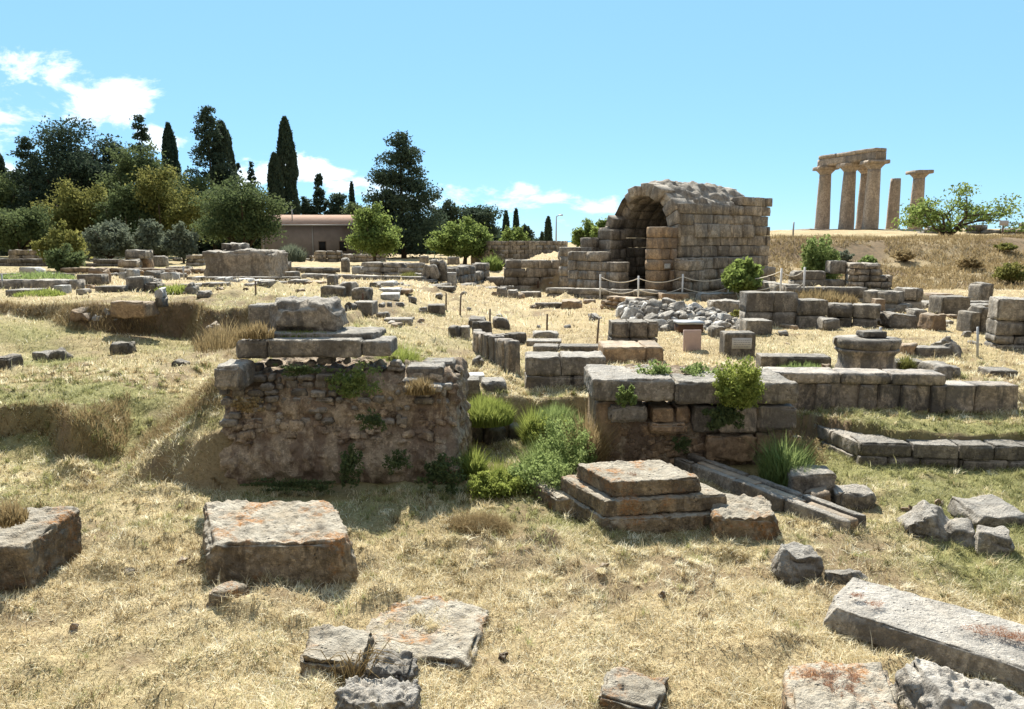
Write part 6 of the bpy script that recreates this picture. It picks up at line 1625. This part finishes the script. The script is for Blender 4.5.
# shaggy grass on the scarps and the brown brush on the hill slope
def brush(name, label, n, test, l0, l1, w, seed, xr, yr, mat, tb=0.0):
    rng = np.random.default_rng(seed); x = rng.uniform(*xr, n); y = rng.uniform(*yr, n); k = test(x, y, rng); x, y = x[k], y[k]
    z = H(x, y) - .01; m_ = fbm2(x, y, 1.0, 50, 3); L_ = rng.uniform(l0, l1, len(x)) * (1 + .4 * m_)
    V1, F1 = blades(np.stack([x, y, z], 1), L_, w, rng.uniform(.2, .9, len(x)), rng)
    mb = MB(); mb.add(V1, F1, np.repeat(np.clip(tb + m_ * .6 + rng.normal(0, .4, len(x)), -1, 1), 5))
    return tag(mb.build(name, mat), label, 'grass', kind='stuff')
brush('scarp_grass', 'shaggy dry grass hanging over the left scarps and the earth ramp', 230000, lambda x, y, r: (dirt_at(x, y) > .08) & ((y > 8.3) | (x > -3.0) | (r.random(len(x)) < .25)), .05, .19, .008, 61, (-13, -3.2), (8.0, 17.5), DRYLEAF, -.5)
brush('hill_brush', 'brown dry brush covering the slope below the temple', 60000, lambda x, y, r: (fbm2(x, y, .25, 77, 3) + .35 * (x > 18) > -.35), .1, .4, .045, 62, (12.5, 46), (39.5, 58), DRYLEAF, -.15)

# ---- litter and small growth
def litter():
    rng = np.random.default_rng(321)
    def put(name, label, pts, n, r, l0, l1, w, tint, flat=.95):
        P = []
        for (x, y, z, rr, ry) in pts:
            a = rng.uniform(0, 2 * math.pi, n); q = np.sqrt(rng.uniform(0, 1, n)) * (1 + .25 * np.sin(3 * a))
            P.append(np.stack([x + q * rr * np.cos(a), y + q * ry * np.sin(a), np.full(n, z) + rng.uniform(0, .012, n)], 1))
        P = np.concatenate(P); V1, F1 = blades(P, rng.uniform(l0, l1, len(P)), w, rng.uniform(flat - .15, 1, len(P)), rng, .3)
        mb = MB(); mb.add(V1, F1, np.repeat(np.clip(tint + rng.normal(0, .4, len(P)), -1, 1), 5))
        return tag(mb.build(name, NEEDLE), label, 'needle litter', kind='stuff')
    put('needle_litter', 'red-brown needle patch near the left end of the long smooth slab', [(2.42, 4.66, .195, .06, .04), (2.36, 4.78, .195, .05, .03)], 130, 0, .015, .035, .003, 0)
    put('needle_litter', 'large red-brown needle patch at the right end of the long smooth slab', [(2.95, 4.32, .195, .13, .07), (3.08, 4.25, .195, .09, .05)], 380, 0, .015, .04, .003, 0)
    put('needle_litter', 'brown needles filling the hollow of the pale worn block', [(1.78, 3.80, .185, .15, .12)], 900, 0, .02, .06, .003, .1, .8)
    put('needle_litter', 'little tuft of dry needles on the orange lichen slab', [(1.12, 6.72, .41, .05, .04)], 120, 0, .03, .07, .004, 0, .4)
    # brown heap of dry brush
    for (px, py, w, lb) in ((478, 541, 70, 'low brown heap of dry brush between the trench greenery and the foreground'),):
        x, y, z = gp(px, py); W_ = w * y / FPX / 2; n = 2600
        a = rng.uniform(0, 2 * math.pi, n); q = rng.uniform(0, 1, n) ** .6
        P = np.stack([x + q * W_ * np.cos(a), y + .25 + q * W_ * .7 * np.sin(a), z + .13 * (1 - q ** 2)], 1); P[:, 2] = H(P[:, 0], P[:, 1]) + .11 * (1 - q ** 2) * rng.uniform(.2, 1, n)
        V1, F1 = blades(P, rng.uniform(.05, .16, n), .004, rng.uniform(.6, 1, n), rng, .4); mb = MB(); mb.add(V1, F1, np.repeat(np.clip(rng.normal(-.25, .35, n), -1, 1), 5))
        tag(mb.build('brush_heap', DRYLEAF), lb, 'brush heap')
    # pale puffs of dry thistle down
    spots = [(655, 566, 12), (640, 572, 11), (624, 577, 8), (601, 575, 8), (670, 560, 8), (176, 563, 9), (190, 578, 6), (560, 579, 6), (648, 560, 10), (735, 602, 7), (690, 566, 6), (612, 562, 7), (300, 592, 7), (412, 566, 7), (425, 559, 6), (500, 570, 6), (768, 560, 6), (780, 540, 5), (560, 600, 5), (690, 590, 6), (712, 625, 7), (598, 618, 6), (232, 560, 5), (450, 590, 5), (520, 610, 5)]
    Vs, Fa, Fb, T, nn = [], [], [], [], 0
    for (px, py, w) in spots:
        x, y, z = gp(px, py + w * .5); r = w * y / FPX * .7; n = 200
        u = rng.normal(size=(n, 3)); u /= np.linalg.norm(u, axis=1, keepdims=True); u[:, 2] = np.abs(u[:, 2]) * .8
        P = u * r * rng.uniform(.5, 1, (n, 1)) + np.array((x, y, z)); V1, F1 = blades(P, r * .7, .0045, rng.uniform(.3, 1, n), rng, .5)
        Vs.append(V1); Fa.append(F1[0] + nn); Fb.append(F1[1] + nn); nn += len(V1); T.append(np.repeat(np.clip(rng.normal(.75, .25, n), -1, 1), 5))
    me = mesh_from('thistle_down', np.concatenate(Vs), [np.concatenate(Fa), np.concatenate(Fb)], [STRAW], {'tint': np.concatenate(T), 'green': np.zeros(nn)})
    o = bpy.data.objects.new('thistle_down', me); COL.objects.link(o); tag(o, 'pale fluffy puffs of dry down dotted over the foreground grass', 'dry down', kind='stuff')
    # bramble twigs over the half buried block
    mb = MB(); x, y, z = gp(350, 690)
    for k in range(26):
        a = rng.uniform(-.6, 2.6); L_ = rng.uniform(.15, .42); st = np.array((x + rng.uniform(-.08, .08), y + rng.uniform(-.03, .1), z)); q = [st]
        for j in range(4): q.append(q[-1] + np.array((math.cos(a) * L_ / 4, .02 * rng.normal(), (.10 if j < 2 else -.02) + rng.normal(0, .02))) )
        mb.add(*tubev(q, [.0032, .003, .0026, .002, .0012], 5), rng.uniform(-.6, .6))
    tag(mb.build('dry_bramble', DRYLEAF), 'tangle of dry reddish twigs against the half buried block', 'bramble')
NEEDLE = leaf_mat('dry_needles', (.14, .06, .035), (.42, .24, .15), .2)
litter()
for (px, yb, yt, w, lb, mt) in [(1012, 284, 262, 30, 'green shrub on the hill slope at the right edge', OLIVEY), (968, 268, 256, 24, 'small dry bush on the scarp of the temple hill', DRYLEAF), (905, 262, 250, 22, 'brownish bush on the scarp below the lone column', DRYLEAF),
                            (868, 268, 255, 16, 'small green bush above the masonry stump', HERB), (842, 262, 250, 18, 'small shrub right behind the feathery bush', OLIVE), (1004, 252, 243, 20, 'low round shrub on the grassy crest below the hill sign', OLIVEY)]:
    bush('slope_shrub', lb, px, yb, yt, w, mt, 1500, .11, cat='shrub', group='shrubs on the hill slope')

for (lb, px, yb, yt, w, Yv, mt, n) in [('dark weed patch under the cap blocks of the pier, left of centre', 300, 378, 360, 60, 7.72, PINE, 1500), ('black weed patch in the middle of the pier rubble', 372, 432, 408, 34, 7.42, PINE, 1300),
        ('dark weeds in the hollow right of the pier middle', 398, 476, 446, 26, 7.34, PINE, 1100), ('dark weeds along the shaded foot of the pier', 290, 492, 478, 120, 7.38, PINE, 2200), ('dry dark weeds at the left foot of the pier', 190, 490, 474, 60, 7.6, DRYLEAF, 1200)]:
    bush('dark_weeds', lb, px, yb, yt, w, mt, n, .018, Y=Yv, cat='weeds', deep=.14, patch=True)
